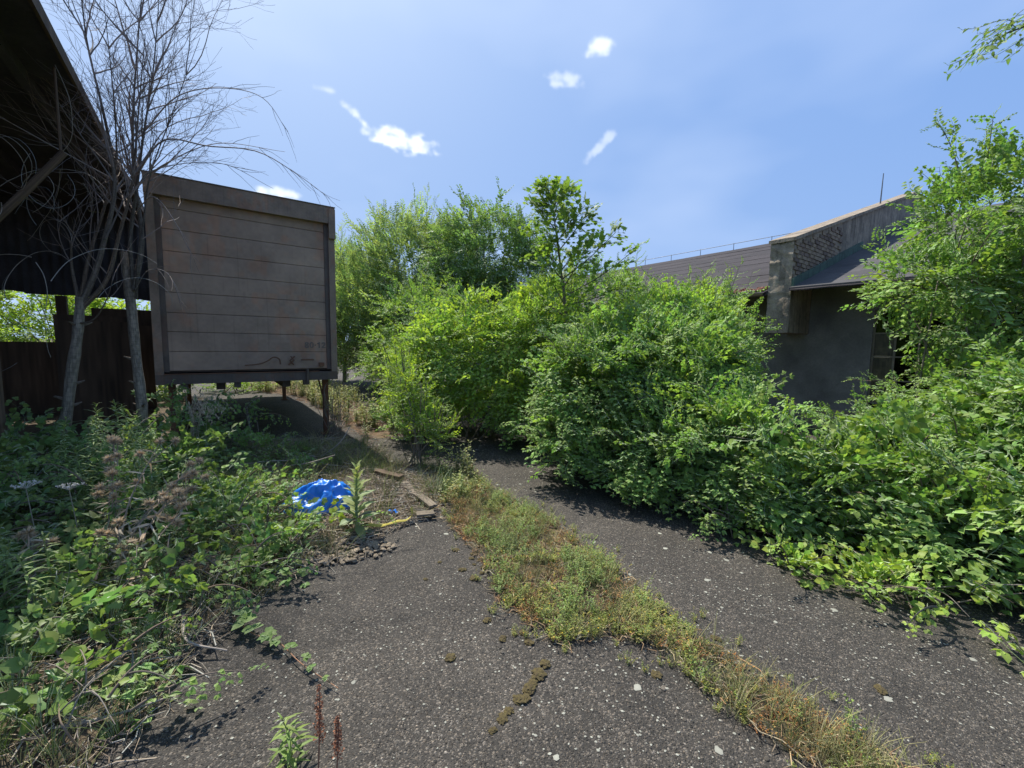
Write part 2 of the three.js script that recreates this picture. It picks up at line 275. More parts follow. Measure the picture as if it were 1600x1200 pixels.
// ================================================================= CONTAINER (swap body on legs)
{
  const T = yardThing('swap_body_container', 'rusty grey brown box container standing on steel legs', 'container', null, 7.89, -.67), o = T.o;
  const B = (x0, x1, y0, y1, z0, z1, s = 1.4) => boxGeo(x0, x1, y0, y1, z0, z1, s);
  const W = 2.5, y0 = 1.05, y1 = 3.97, D = -7.3;
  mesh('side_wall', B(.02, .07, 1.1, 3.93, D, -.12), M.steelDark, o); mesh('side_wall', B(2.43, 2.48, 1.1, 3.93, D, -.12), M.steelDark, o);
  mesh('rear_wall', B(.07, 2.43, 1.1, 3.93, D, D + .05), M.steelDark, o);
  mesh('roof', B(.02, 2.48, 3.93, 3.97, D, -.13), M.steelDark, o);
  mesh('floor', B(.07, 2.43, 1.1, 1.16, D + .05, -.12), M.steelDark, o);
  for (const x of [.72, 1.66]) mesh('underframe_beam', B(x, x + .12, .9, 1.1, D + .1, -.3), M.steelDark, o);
  for (let k = 0; k < 6; k++) mesh('cross_member', B(.1, 2.4, 1.03, 1.098, -.9 - k * 1.15, -.83 - k * 1.15), M.steelDark, o);
  const post = (x0, x1) => { const s = new THREE.Shape([[x0, -.12], [x1, -.12], [x1, .012], [x0 + (x1 - x0) * .15, .012], [x0, 0]].map(q => new THREE.Vector2(q[0], -q[1]))); const g = new THREE.ExtrudeGeometry(s, { depth: y1 - .25 - y0, bevelEnabled: true, bevelSize: .006, bevelThickness: .006, bevelSegments: 1 }); g.rotateX(-Math.PI / 2); g.translate(0, y0, 0); return metreUV(g.toNonIndexed(), 1.4, x0 * 3); };
  // posts
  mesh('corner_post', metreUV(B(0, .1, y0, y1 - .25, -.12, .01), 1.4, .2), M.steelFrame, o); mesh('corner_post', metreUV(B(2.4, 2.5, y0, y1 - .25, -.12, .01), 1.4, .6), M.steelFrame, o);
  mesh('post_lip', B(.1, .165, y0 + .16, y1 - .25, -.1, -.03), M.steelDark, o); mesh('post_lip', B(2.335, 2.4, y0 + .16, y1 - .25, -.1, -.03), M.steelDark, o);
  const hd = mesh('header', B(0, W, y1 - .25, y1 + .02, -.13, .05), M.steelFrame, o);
  mesh('roof_cap', B(-.01, W + .01, y1 + .02, y1 + .035, -.2, .06), M.steelDark, hd);
  mesh('corner_plate', B(2.4, 2.505, y1 - .5, y1 - .004, .014, .066), M.steelFrame, hd);
  // horizontal boards
  const edges = [1.225, 1.515, 1.805, 2.085, 2.38, 2.67, 2.97, 3.28, 3.575, 3.735];
  for (let k = 0; k + 1 < edges.length; k++) {
    const a = edges[k] + .0025, b = edges[k + 1] - .0025, s = new THREE.Shape([[-.045, a], [-.004, a], [0, a + .006], [.001, (a + b) / 2], [0, b - .006], [-.004, b], [-.045, b]].map(q => new THREE.Vector2(q[0], q[1])));
    const g = new THREE.ExtrudeGeometry(s, { depth: 2.168, bevelEnabled: false, steps: 1 }); g.rotateY(Math.PI / 2); g.scale(1, 1, -1); const ix = g; { const p = ix.attributes.position.array; for (let t = 0; t < p.length; t += 9) for (let c = 0; c < 3; c++) { const q = p[t + 3 + c]; p[t + 3 + c] = p[t + 6 + c]; p[t + 6 + c] = q; } }
    ix.translate(.166, 0, -.05); ix.computeVertexNormals();
    const m = mesh('board', metreUV(ix, 2.6, .1, .05), M.steel, o);
  }
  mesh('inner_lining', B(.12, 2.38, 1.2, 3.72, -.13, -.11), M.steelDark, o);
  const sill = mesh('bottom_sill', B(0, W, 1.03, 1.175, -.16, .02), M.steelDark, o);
  mesh('sill_edge', B(.1, 2.2, 1.176, 1.186, -.05, .03), M.rust, sill);
  for (const x of [.28, .95, 1.95]) mesh('bracket', B(x, x + .09, .95, 1.03, -.14, -.02), M.steelDark, sill);
  // door gear on the lowest board
  const hook = new MB(); hook.tube(smoothLine([[1.1, 1.3, 0], [1.3, 1.32, .02], [1.42, 1.37, .03], [1.5, 1.43, .03], [1.58, 1.4, .03], [1.6, 1.31, .02]], 16), taper(17, .008, .011), 7); mesh('lock_hook', hook.geo(), M.rust, o);
  const lt = new MB(); lt.tube([V(1.72, 1.3, .005), V(1.8, 1.38, .03), V(1.76, 1.44, .005)], [.014, .016, .012], 6); lt.tube([V(1.8, 1.3, .005), V(1.74, 1.37, .03), V(1.82, 1.44, .005)], [.012, .014, .012], 6); mesh('latch', lt.geo(), M.rust, o);
  const hl = new MB(); hl.tube([V(1.92, 1.38, .0), V(1.93, 1.385, .035), V(2.1, 1.385, .035), V(2.11, 1.38, 0)], [.012, .012, .012, .012], 6); mesh('handle', hl.geo(), M.rust, o);
  mesh('hinge_plate', B(2.2, 2.28, 1.27, 1.33, -.04, .008), M.rust, o);
  const pin = new MB(); pin.tube([V(2.0, 1.0, .06), V(2.0, 1.23, .06)], [.022, .022], 8); mesh('locking_pin', pin.geo(), M.steelDark, o);
  // lettering
  const font = await new FontLoader().loadAsync('fonts/droid/droid_sans_bold.typeface.json');
  const tg = new TextGeometry('80\u00b712', { font, size: .1, depth: .003, curveSegments: 3, bevelEnabled: false }); tg.translate(1.98, 1.585, -.043); mesh('lettering', tg, STD({ color: 0x70655c, roughness: .9 }), o);
  // legs
  for (const [x, z] of [[.12, -.32], [2.3, -.32], [.12, -5.75], [2.3, -5.75]]) {
    const lg = mesh('leg', B(x, x + .09, .02, 1.05, z, z + .09, .7), M.rust, o);
    mesh('foot_plate', B(x - .04, x + .13, .0, .02, z - .04, z + .13, .7), M.rust, lg);
    const br = new MB(); br.tube([V(x + .045, .55, z), V(x + .045, 1.02, z - .6)], [.016, .016], 6); mesh('leg_brace', br.geo(), M.rust, lg);
  }
}

// ================================================================= OPEN SHED on the left
{
  const T = yardThing('open_shed', 'dark open sided shed with wide overhanging roof above the dead tree', 'shed', null, 7, -1.6), o = T.o;
  const eh = 4.4, sl = .06, pE = -1.06, pB = -8, aN = 2.2, aF = 13;
  const quad = (c, th) => { const g = new THREE.BufferGeometry(); const P = [...c.map(q => L3(T, ...q)), ...c.map(q => L3(T, q[0], q[1], q[2] + th))]; const f = [[0, 1, 2, 3], [7, 6, 5, 4], [0, 4, 5, 1], [1, 5, 6, 2], [2, 6, 7, 3], [3, 7, 4, 0]]; const v = []; for (const q of f) for (const k of [0, 1, 2, 0, 2, 3]) v.push(P[q[k]].x, P[q[k]].y, P[q[k]].z); g.setAttribute('position', new THREE.Float32BufferAttribute(v, 3)); g.computeVertexNormals(); return metreUV(g, 2); };
  const rf = mesh('roof', quad([[aN, pE, eh], [aF + .1, pE, eh], [aF + .1, pB, eh + sl * 7], [aN, pB, eh + sl * 7]], .05), M.darkSheet, o);
  for (let k = 0; k < 7; k++) mesh('purlin', quad([[aN + .1, pE - .35 - k, eh - .125 + sl * (k + .35)], [aF, pE - .35 - k, eh - .125 + sl * (k + .35)], [aF, pE - .43 - k, eh - .125 + sl * (k + .43)], [aN + .1, pE - .43 - k, eh - .125 + sl * (k + .43)]], .12), M.darkSheet, rf);
  mesh('eave_board', quad([[aN, pE + .03, eh - .06], [aF + .1, pE + .03, eh - .06], [aF + .1, pE + .003, eh - .06], [aN, pE + .003, eh - .06]], .13), M.postWood, rf);
  const corr = (p0, p1, h0, h1, a, tooth) => { const mb = new MB(), n = Math.round(Math.abs(p1 - p0) / .025); for (let k = 0; k <= n; k++) { const p = p0 + (p1 - p0) * k / n, q = L3(T, a + .018 * Math.sin(p / .076 * 6.2832 / 2), p, 0); mb.v(q.x, h0 + tooth * N3(p * 3, 1, a), q.z, [1, 1, 1], p / 2, h0 / 2); mb.v(q.x, h1, q.z, [1, 1, 1], p / 2, h1 / 2); } for (let k = 0; k < n; k++) mb.q(2 * k, 2 * k + 2, 2 * k + 3, 2 * k + 1); return mb.geo(); };
  for (let k = 0; k < 7; k++) mesh('hanging_sheet', corr(pE - k * .99 + .03, pE - (k + 1) * .99 - .03, 2.58 + (k % 3) * .02, 4.44 + sl * k, aF - (k % 2) * .02, .05), M.darkSheet, o);
  mesh('end_panel', yb(T, -2.1, -1.1, 0, 2.36, aF - .06, aF - .02), M.postWood, o);
  mesh('end_panel', yb(T, -2.62, -2.46, 0, 2.58, aF - .14, aF), M.postWood, o);
  mesh('low_wall', yb(T, -6.5, -2.64, 0, 1.6, aF - .08, aF - .02), M.postWood, o);
  mesh('back_wall', yb(T, pB - .06, pB, 0, 4.7, aN, aF), M.darkSheet, o);
  mesh('inner_partition', yb(T, -2.2, -1.2, 0, 2.1, 10.6, 10.66), M.postWood, o);
  for (const [a, p] of [[6.12, -1.72], [2.6, -1.72], [12.8, -5.0]]) {
    const mb = new MB(), b = L3(T, a, p, 0); mb.tube([V(b.x, 0, b.z), V(b.x + .01, 2, b.z), V(b.x, eh - .12, b.z)], [.07, .065, .065], 10, [1, 1, 1], .5); const po = mesh('post', mb.geo(), M.postWood, o);
    if (a < 12) { const br = new MB(); br.tube([L3(T, a, p, 2.6), L3(T, a, -1.4, 3.06), L3(T, a, -1.1, 3.52)], [.034, .034, .03], 8, [1, 1, 1], .5); br.tube([L3(T, a, -1.12, 3.45), L3(T, a, -1.12, 4.3)], [.012, .012], 6); mesh('brace', br.geo(), M.postWood, po); }
  }
}

// ================================================================= LONG HALL on the right
{
  const T = yardThing('long_hall', 'long low grey hall with dark felt roof and brick fire wall', 'building', null, 3.9, 10.75), o = T.o;
  const pE = 9.68, pW = 10.75, pR = 19, sl = .335, hE = 2.93, hR = hE + sl * (pR - pE), aN = -9, aF = 30;
  const pg = (P, z0, z1, s = 2) => { const sh = new THREE.Shape(P.map(q => new THREE.Vector2(q[0] - T.p0, q[1]))); const g = new THREE.ExtrudeGeometry(sh, { depth: z1 - z0, bevelEnabled: false }); g.translate(0, 0, -(z1 - T.a0)); return metreUV(g, s); };
  // walls facing the yard: solid beyond the fire wall, with a steel window on the near side
  mesh('wall', yb(T, pW, pW + .24, 0, 3.2, 4.12, aF), M.wallGrey, o);
  const wa0 = .18, wa1 = 2.58, wh0 = .18, wh1 = 2.5;
  mesh('wall', yb(T, pW, pW + .24, 0, 3.2, wa1, 3.69), M.wallGrey, o);
  mesh('wall', yb(T, pW, pW + .24, 0, 3.2, aN, wa0), M.wallGrey, o);
  mesh('wall', yb(T, pW + .001, pW + .239, wh1, 3.2, wa0, wa1), M.wallGrey, o);
  mesh('wall', yb(T, pW + .001, pW + .239, 0, wh0, wa0, wa1), M.wallGrey, o);
  mesh('plinth', yb(T, pW - .03, pW - .002, 0, .42, wa1 + .02, 3.68), M.plaster, o);
  mesh('interior_wall', yb(T, 17, 17.1, 0, 5, aN, 3.6), M.wallGrey, o);
  mesh('end_wall', pg([[pW, 0], [pW, 3.2], [pR, hR - .15], [28, 3], [28, 0]], aN - .2, aN), M.wallGrey, o);
  // window
  const win = new THREE.Group(); win.name = 'window'; o.add(win);
  const na = 7, nh = 5, da = (wa1 - wa0) / na, dh = (wh1 - wh0) / nh, fr = [];
  for (let i = 0; i <= na; i++) { const a = wa0 + i * da, w = i === 0 || i === na ? .03 : .016; mesh('mullion', yb(T, pW + .05, pW + .09, wh0, wh1, Math.max(wa0, a - w), Math.min(wa1, a + w), 1), M.frame, win); }
  for (let j = 0; j <= nh; j++) { const h = wh0 + j * dh, w = j === 0 || j === nh ? .03 : .013; mesh('transom', yb(T, pW + .055, pW + .085, Math.max(wh0, h - w), Math.min(wh1, h + w), wa0 + .03, wa1 - .03, 1), M.frame, win); }
  for (let i = 0; i < na; i++) for (let j = 0; j < nh; j++) { if (hash2(i, j, 77) < .08) continue; mesh('pane', yb(T, pW + .068, pW + .072, wh0 + j * dh + .015, wh0 + (j + 1) * dh - .015, wa0 + i * da + .018, wa0 + (i + 1) * da - .018, 1), (i === na - 1 && j > 0 && j < 4) || hash2(i, j, 78) < .15 ? M.paneDirty : M.pane, win); }
  mesh('window_sill', yb(T, pW - .06, pW + .05, wh0 - .05, wh0 - .003, wa0 - .05, wa1 + .05), M.plaster, win);
  // fire wall with corbelled end
  const a0 = 3.7, a1 = 4.11, top = p => 3.93 + .317 * (p - pE);
  const fw = mesh('fire_wall', pg([[pE, 2.035], [pE, 3.9], [pR, top(pR) - .03], [28, 3.9], [28, 2.035]], a0, a1), M.plaster, o);
  mesh('wall', yb(T, pW, pW + .24, 0, 2.033, 3.691, 4.119), M.wallGrey, o);
  { // rough render on the end face: lumpy skin
    const mb = new MB(), ny = 44, nz = 12; for (let j = 0; j <= ny; j++) for (let i = 0; i <= nz; i++) { const h = 2.03 + (3.9 - 2.03) * j / ny, a = a0 - .012 + (a1 - a0 + .024) * i / nz, cr = Math.abs(h - 2.78 - .05 * N3(a * 6, 1, 2)) < .025 ? .025 : 0, lum = fbm(a * 5, h * 5, 3, 3) * .035; const q = L3(T, a, pE - .02 - lum + cr + (h > 3.45 ? .02 * Math.round(N3(a * 4, h * 9, 1) * 2) : 0), h); mb.v(q.x, q.y, q.z, [1, 1, 1], a / 2, h / 2); }
    for (let j = 0; j < ny; j++) for (let i = 0; i < nz; i++) { const a = j * (nz + 1) + i; mb.q(a, a + nz + 1, a + nz + 2, a + 1); }
    mesh('end_render', mb.geo(), M.plaster, fw);
  }
  // exposed bricks on the shaded face
  const bg = []; for (let k = 0; k < 3; k++) { const g = new THREE.BoxGeometry(.232 - k * .004, .068, .05, 2, 1, 1), p = g.attributes.position; for (let i = 0; i < p.count; i++) { const n = .006; p.setXYZ(i, p.getX(i) + n * N3(p.getX(i) * 9, p.getY(i) * 40, k), p.getY(i) + n * N3(p.getX(i) * 11, k, p.getZ(i) * 30), p.getZ(i) + n * N3(k, p.getX(i) * 20, p.getY(i) * 50)); } g.computeVertexNormals(); bg.push(metreUV(g, .6, k * .3)); }
  const bm = [0xe2cbb4, 0xc8b2a2, 0xe8d4bc, 0xb09c90].map(c => STD({ map: concTex, bumpMap: concBump, bumpScale: .006, color: c }));
  R = rng(17); let nb = 0;
  for (let c = 0; c < 26; c++) for (let k = -1; k < 12; k++) {
    const h = 3.02 + c * .083, p = pE + .14 + k * .25 + (c % 2) * .125; if (p < pE + .1 || h > top(p) - .12 || h < 3.12 + .3 * (p - pE) || p > pE + 2.5 + .5 * N3(c * .4, k * .3, 2) || R() < .05 || nb > 290) continue;
    const m = mesh('brick', bg[nb % 3], bm[Math.floor(R() * 4)], fw); const q = L3(T, a0 - .002 + R() * .012, p, h); m.position.copy(q); m.rotation.set(0, rr(-.03, .03), rr(-.02, .02)); nb++;
  }
  // coping slabs
  for (let k = 0; k < 12; k++) { const p = pE - .05 + k * .79, q = Math.min(p + .775, pR); const g = pg([[p, top(p) - .035], [p, top(p) + .035 + .012 * N3(k, 1, 1)], [q, top(q) + .035], [q, top(q) - .035]], a0 - .05, a1 + .05); mesh('coping_slab', g, M.plaster, fw); }
  // roofs: lapped felt courses
  const course = (aa, ab, k, n, off) => { // strip k of n from eave to ridge
    const mb = new MB(), p0 = pE - .12 + (pR - pE + .12) * k / n - .05, p1 = pE - .12 + (pR - pE + .12) * (k + 1) / n, st = .35, m = Math.round((ab - aa) / st);
    for (let i = 0; i <= m; i++) { const a = aa + (ab - aa) * i / m, w = N3(a * .5, k * 3.1, off) * .16 + N3(a * 1.7, k, off) * .06; for (const [t, dz] of [[0, -.012], [0, .006], [.5, .004], [1, .001]]) { const p = p0 + (p1 - p0) * t + (t < .1 ? w : 0), lump = t < .1 ? Math.max(0, N3(a * .9, k * 2, off + 4)) * .022 : N3(a * .8, k, 2) * .012; const q = L3(T, a, p, hE + sl * (p - pE) + dz + (dz > 0 ? lump : 0)); mb.v(q.x, q.y, q.z, [1, 1, 1], a / 2.4, p / 2.4); } }
    for (let i = 0; i < m; i++) for (let s = 0; s < 3; s++) { const a = i * 4 + s; mb.q(a, a + 4, a + 5, a + 1); }
    return mb.geo(true);
  };
  const rf = mesh('roof', pg([[pE - .1, hE - .1], [pR, hR - .1], [pR, hR - .03], [pE - .1, hE - .03]], 4.12, aF), M.darkSheet, o);
  for (let k = 0; k < 9; k++) mesh('felt_strip', course(4.12, aF, k, 9, 1), M.felt, rf);
  const rn = mesh('roof', pg([[pE - .1, hE - .06], [pR, hR - .06], [pR, hR + .01], [pE - .1, hE + .01]], aN, 3.69), M.darkSheet, o);
  for (let k = 0; k < 12; k++) mesh('felt_strip', course(aN, 3.66, k, 12, 5), M.felt, rn);
  mesh('rear_roof', pg([[pR, hR - .1], [28, hE], [28, hE + .08], [pR, hR - .03]], aN, aF), M.darkSheet, o);
  mesh('verge_flashing', pg([[pE - .02, hE + .02], [pE - .02, hE + .2], [pE + 4, hE + .2 + sl * 4], [pE + 4, hE + .02 + sl * 4]], 3.64, 3.695), M.copperGreen, rn);
  { const mb = new MB(), n = 14; for (const a of [4.13, aF]) for (let k = 0; k <= n; k++) { const t = Math.PI + k / n * Math.PI, q = L3(T, a, pE - .17 + .075 * Math.cos(t), hE - .06 + .075 * Math.sin(t)); mb.v(q.x, q.y, q.z, [1, 1, 1], k / n, a); } for (let k = 0; k < n; k++) mb.q(k, k + 1, k + n + 2, k + n + 1); mesh('gutter', mb.geo(), M.zinc, o); }
  // roof litter by the gutter
  { const c = new THREE.IcosahedronGeometry(.04, 0), im = new THREE.InstancedMesh(c, STD({ color: 0xffffff, roughness: 1 }), 420), m4 = new THREE.Matrix4(), q = new THREE.Quaternion(), col = new THREE.Color(); R = rng(23);
    for (let k = 0; k < 420; k++) { const a = 4.2 + 2.6 * R() * R() + (R() < .3 ? 4 * R() : 0), p = pE - .1 + .42 * R() * R(), P = L3(T, a, p, hE + sl * (p - pE) + .03); q.setFromEuler(new THREE.Euler(rr(0, 6), rr(0, 6), 0)); im.setMatrixAt(k, m4.compose(P, q, V(rr(.4, 1.3), rr(.3, .7), rr(.4, 1.3)))); const t = R(); im.setColorAt(k, col.setRGB(.1 + .16 * t, .05 + .07 * t, .035 + .05 * t)); }
    im.name = 'roof_litter'; im.userData.kind = 'stuff'; rf.add(im); }
  // lightning conductor on the ridge
  { const mb = new MB(); mb.tube(smoothLine([4.2, 8, 14, 20, 29].map(a => L3(T, a, pR, hR + .26)), 40), taper(41, .012, .012), 5); const w = mesh('ridge_wire', mb.geo(), M.wire, o); for (let k = 0; k < 16; k++) { const s = new MB(), a = 5 + k * 1.55; s.tube([L3(T, a, pR, hR - .02), L3(T, a, pR, hR + .28)], [.014, .012], 5); mesh('wire_post', s.geo(), M.wire, w); } }
  { const s = new MB(); s.tube([L3(T, 3.9, 15.8, 5.85), L3(T, 3.9, 15.84, 6.75)], [.02, .012], 6); mesh('roof_rod', s.geo(), M.wire, o); }
}
console.log('structures done');
// ================================================================= VEGETATION KIT
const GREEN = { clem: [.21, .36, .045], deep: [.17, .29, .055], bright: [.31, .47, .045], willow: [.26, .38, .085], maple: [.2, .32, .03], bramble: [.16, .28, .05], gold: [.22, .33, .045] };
const BROWN = [.16, .11, .07], TWIG = [.13, .1, .075];
// sprays are built along +z with the leaf faces toward +y
function pairSpray(seed, col, o) { // opposite leaves (single or in threes) along an arching twig
  R = rng(seed); const mb = new MB(), n = o.n, L = o.len, pts = [];
  for (let k = 0; k <= n; k++) { const t = k / n; pts.push(V(.05 * Math.sin(t * 3 + seed), -o.arch * t * t * L + .015 * Math.sin(t * 7), t * L)); }
  mb.tube(pts, taper(n + 1, .004, .0015), 3, mixc(TWIG, col, .5));
  for (let k = 1; k <= n; k++) for (const s of o.alt ? [k % 2 ? 1 : -1] : [-1, 1]) {
    const P = pts[k], stalk = o.stalk * rr(.7, 1.2), D = V(s * rr(.6, 1), rr(-.15, .35), rr(.2, .8)).normalize();
    const E2 = P.clone().addScaledVector(D, stalk); if (o.stalk > .02) mb.tube([P, E2], [.0018, .0012], 3, mixc(TWIG, col, .7));
    const m = o.leaflets || 1;
    for (let q = 0; q < m; q++) {
      const a = (q - (m - 1) / 2) * 1.05, d = V(D.x * Math.cos(a) + D.z * Math.sin(a), D.y + rr(-.35, .1), D.z * Math.cos(a) - D.x * Math.sin(a)).normalize();
      const U = V(rr(-.45, .45), 1, rr(-.45, .45)).normalize(), len = o.leaf * rr(.7, 1.2) * (1 - .35 * (k / n) ** 3);
      const c = vary(R() < .06 ? mixc(col, [.3, .3, .05], .5) : col, .22);
      if (o.lobed) mb.lobed(E2, d, U, len, c, rr(.05, .3)); else mb.leaf(E2, d, U, len, len * o.wid, c, { fold: rr(.1, .4), curl: rr(.05, .45), st: o.st });
    }
  }
  return mb.geo();
}
const OV = [[.3, 1], [.65, .72]], NAR = [[.3, 1], [.7, .8]], RND = [[.22, .85], [.6, 1]];
const SPRAY = {
  clem: [1, 2, 3].map(s => pairSpray(s, [1, 1, 1], { n: 6, len: .34, arch: .35, stalk: .045, leaflets: 3, leaf: .058, wid: .33, st: OV })),
  bramble: [4, 5].map(s => pairSpray(s, [1, 1, 1], { n: 6, len: .36, arch: .45, stalk: .05, alt: true, leaflets: 3, leaf: .078, wid: .38, st: RND })),
  tree: [6, 7].map(s => pairSpray(s, [1, 1, 1], { n: 10, len: .46, arch: .15, stalk: .02, leaf: .08, wid: .3, st: OV })),
  willow: [8, 9].map(s => pairSpray(s, [1, 1, 1], { n: 14, len: .6, arch: -.05, stalk: .01, leaf: .085, wid: .2, st: NAR })),
  maple: [10, 11].map(s => pairSpray(s, [1, 1, 1], { n: 4, len: .3, arch: .1, stalk: .07, leaf: .125, wid: .3, lobed: true })),
  small: [12, 13].map(s => pairSpray(s, [1, 1, 1], { n: 10, len: .3, arch: .2, stalk: .008, leaf: .036, wid: .36, st: OV })),
  cherry: [14].map(s => pairSpray(s, [1, 1, 1], { n: 9, len: .4, arch: .2, stalk: .025, alt: true, leaf: .09, wid: .24, st: OV })),
};
const _m = new THREE.Matrix4(), _x = V(0, 0, 0), _y = V(0, 0, 0), _z = V(0, 0, 0), _c = new THREE.Color();
class Foliage { // collects placed sprays, then makes one InstancedMesh per spray shape
  constructor(sprays, tint, jitter = .22) { this.s = sprays; this.l = sprays.map(() => []); this.tint = tint; this.j = jitter; }
  add(pos, dir, up, sc, tint) {
    _z.copy(dir).normalize(); _x.crossVectors(up, _z); if (_x.lengthSq() < 1e-4) _x.set(1, 0, 0); _x.normalize(); _y.crossVectors(_z, _x);
    const m = new THREE.Matrix4().makeBasis(_x, _y, _z).scale(V(sc, sc, sc)).setPosition(pos);
    let c = tint || this.tint; const h = fbm(pos.x * .9, pos.y * .9, pos.z * .9, 2); c = mixc(c, [c[0] * 1.4, c[1] * 1.3, c[2] * 1.0], clamp(h * 1.4 + rr(-.15, .35), 0, 1));
    this.l[Math.floor(R() * this.s.length)].push([m, vary(c, this.j)]);
  }
  build(parent, name = 'foliage', mat = M.leaf) {
    this.l.forEach((a, k) => { if (!a.length) return; const im = new THREE.InstancedMesh(this.s[k], mat, a.length); a.forEach(([m, c], i) => { im.setMatrixAt(i, m); im.setColorAt(i, _c.setRGB(c[0], c[1], c[2])); }); im.name = name; im.userData.kind = 'stuff'; im.castShadow = im.receiveShadow = true; parent.add(im); });
    return this;
  }
}
let nSpray = 0;
function fillLobes(F, lobes, o) { // sprays through the outer depth of noise-shaped lobes
  const { dens = 60, scale = 1, up = .25, droop = 0, gap = -.13, thick = .42, rough = .34, off = [0, 0, 0] } = o;
  lobes.forEach((b, li) => {
    const [cx, cy, cz] = b, sh = .14 * scale, rx = b[3] - sh, ry = (b[4] ?? b[3]) - sh, rz = (b[5] ?? b[3]) - sh, area = 4 * Math.PI * Math.pow((Math.pow(rx * ry, 1.6) + Math.pow(rx * rz, 1.6) + Math.pow(ry * rz, 1.6)) / 3, 1 / 1.6), n = Math.round(area * dens);
    for (let k = 0; k < n; k++) {
      const d = unit(); if (d.y < -.75) continue;
      const r = (1 + rough * fbm(d.x * 2.3 + li * 7, d.y * 2.3 + cx, d.z * 2.3, 2) * 1.6 + .1 * N3(d.x * 7, d.y * 7 + li, d.z * 7)) * (1 - thick * Math.pow(R(), 1.5));
      const P = V(cx + d.x * rx * r, cy + d.y * ry * r, cz + d.z * rz * r); if (P.y < .04) continue;
      let inside = false; lobes.forEach((q, qi) => { if (qi !== li) { const e = ((P.x - q[0]) / q[3]) ** 2 + ((P.y - q[1]) / (q[4] ?? q[3])) ** 2 + ((P.z - q[2]) / (q[5] ?? q[3])) ** 2; if (e < .3) inside = true; } }); if (inside) continue;
      if (fbm(P.x * 2.1, P.y * 2.1, P.z * 2.1, 2) < gap && R() < .85) continue;
      const out = V(d.x / rx, d.y / ry, d.z / rz).normalize(), dir = out.clone().multiplyScalar(.75).addScaledVector(unit(), .65); dir.y += up - droop * Math.max(0, 1 - d.y); if (P.y < .5) dir.y = Math.max(dir.y, .02);
      const U = V(out.x * .45 + rr(-.4, .4), 1, out.z * .45 + rr(-.4, .4));
      F.add(P.add(V(...off)), dir, U, scale * rr(.55, 1.35)); nSpray++;
    }
  });
}
function shoots(F, mb, lobes, n, o) { // long shoots breaking the outline
  const { len = [.4, .9], rise = 1, scale = .6, step = .13, grav = .35, col = TWIG, minY = .2 } = o;
  for (let k = 0; k < n; k++) {
    const b = lobes[Math.floor(R() * lobes.length)], [cx, cy, cz, rx, ry = rx, rz = rx] = b; let d = unit(); while (d.y < minY) d = unit();
    const s = V(cx + d.x * rx * .9, cy + d.y * ry * .9, cz + d.z * rz * .9), dir = V(d.x * .7 + rr(-.3, .3), d.y * .5 + rise * rr(.3, 1), d.z * .7 + rr(-.3, .3)).normalize(), L = rr(...len), pts = [];
    for (let t = 0; t <= 1.001; t += .125) pts.push(s.clone().addScaledVector(dir, L * t).add(V(0, -grav * L * t * t, 0)));
    mb.tube(pts, taper(pts.length, .007, .002), 4, vary(col, .2));
    for (let t = .15; t <= 1; t += step / L) { const i = Math.min(pts.length - 2, Math.floor(t * 8)), P = pts[i].clone().lerp(pts[i + 1], t * 8 - i), tg = pts[i + 1].clone().sub(pts[i]).normalize(); const dd = tg.clone().multiplyScalar(.8).addScaledVector(unit(), .6); F.add(P, dd, V(rr(-.4, .4), 1, rr(-.4, .4)), scale * rr(.7, 1.1) * (1 - .4 * t)); }
  }
}
function canes(mb, lobes, n, base, r0, col) { for (let k = 0; k < n; k++) { const b = lobes[Math.floor(R() * lobes.length)], e = unit(), [cx, cy, cz, rx, ry = rx, rz = rx] = b, s = V(base[0] + rr(-base[2], base[2]), -.02, base[1] + rr(-base[2], base[2])), t = V(cx + e.x * rx * .85, Math.max(.15, cy + Math.abs(e.y) * ry * .8), cz + e.z * rz * .85), m = s.clone().lerp(t, .5); m.y = Math.max(m.y, t.y * .8) + .1; m.x += rr(-.2, .2); m.z += rr(-.2, .2); const P = smoothLine([s, m, t], 9); mb.tube(P, taper(10, r0, r0 * .25), 5, vary(col, .25)); } }
function bush(name, label, cat, group, lobes, o) {
  R = rng(o.seed); const t = thing(name, label, cat, group, [o.base[0], 0, o.base[1]]), off = [-o.base[0], 0, -o.base[1]];
  const lb = lobes.map(b => [b[0] + off[0], b[1], b[2] + off[2], b[3], b[4] ?? b[3], b[5] ?? b[3]]), F = new Foliage(o.spray, o.tint), mb = new MB();
  fillLobes(F, lb, o); canes(mb, lb, o.canes ?? 24, [0, 0, o.foot ?? .5], o.r0 ?? .014, [.2, .165, .13]); if (o.shoots) shoots(F, mb, lb, o.shoots, o.sh || {});
  F.build(t); mesh('stems', mb.geo(), M.stem, t).userData.kind = 'stuff'; return t;
}
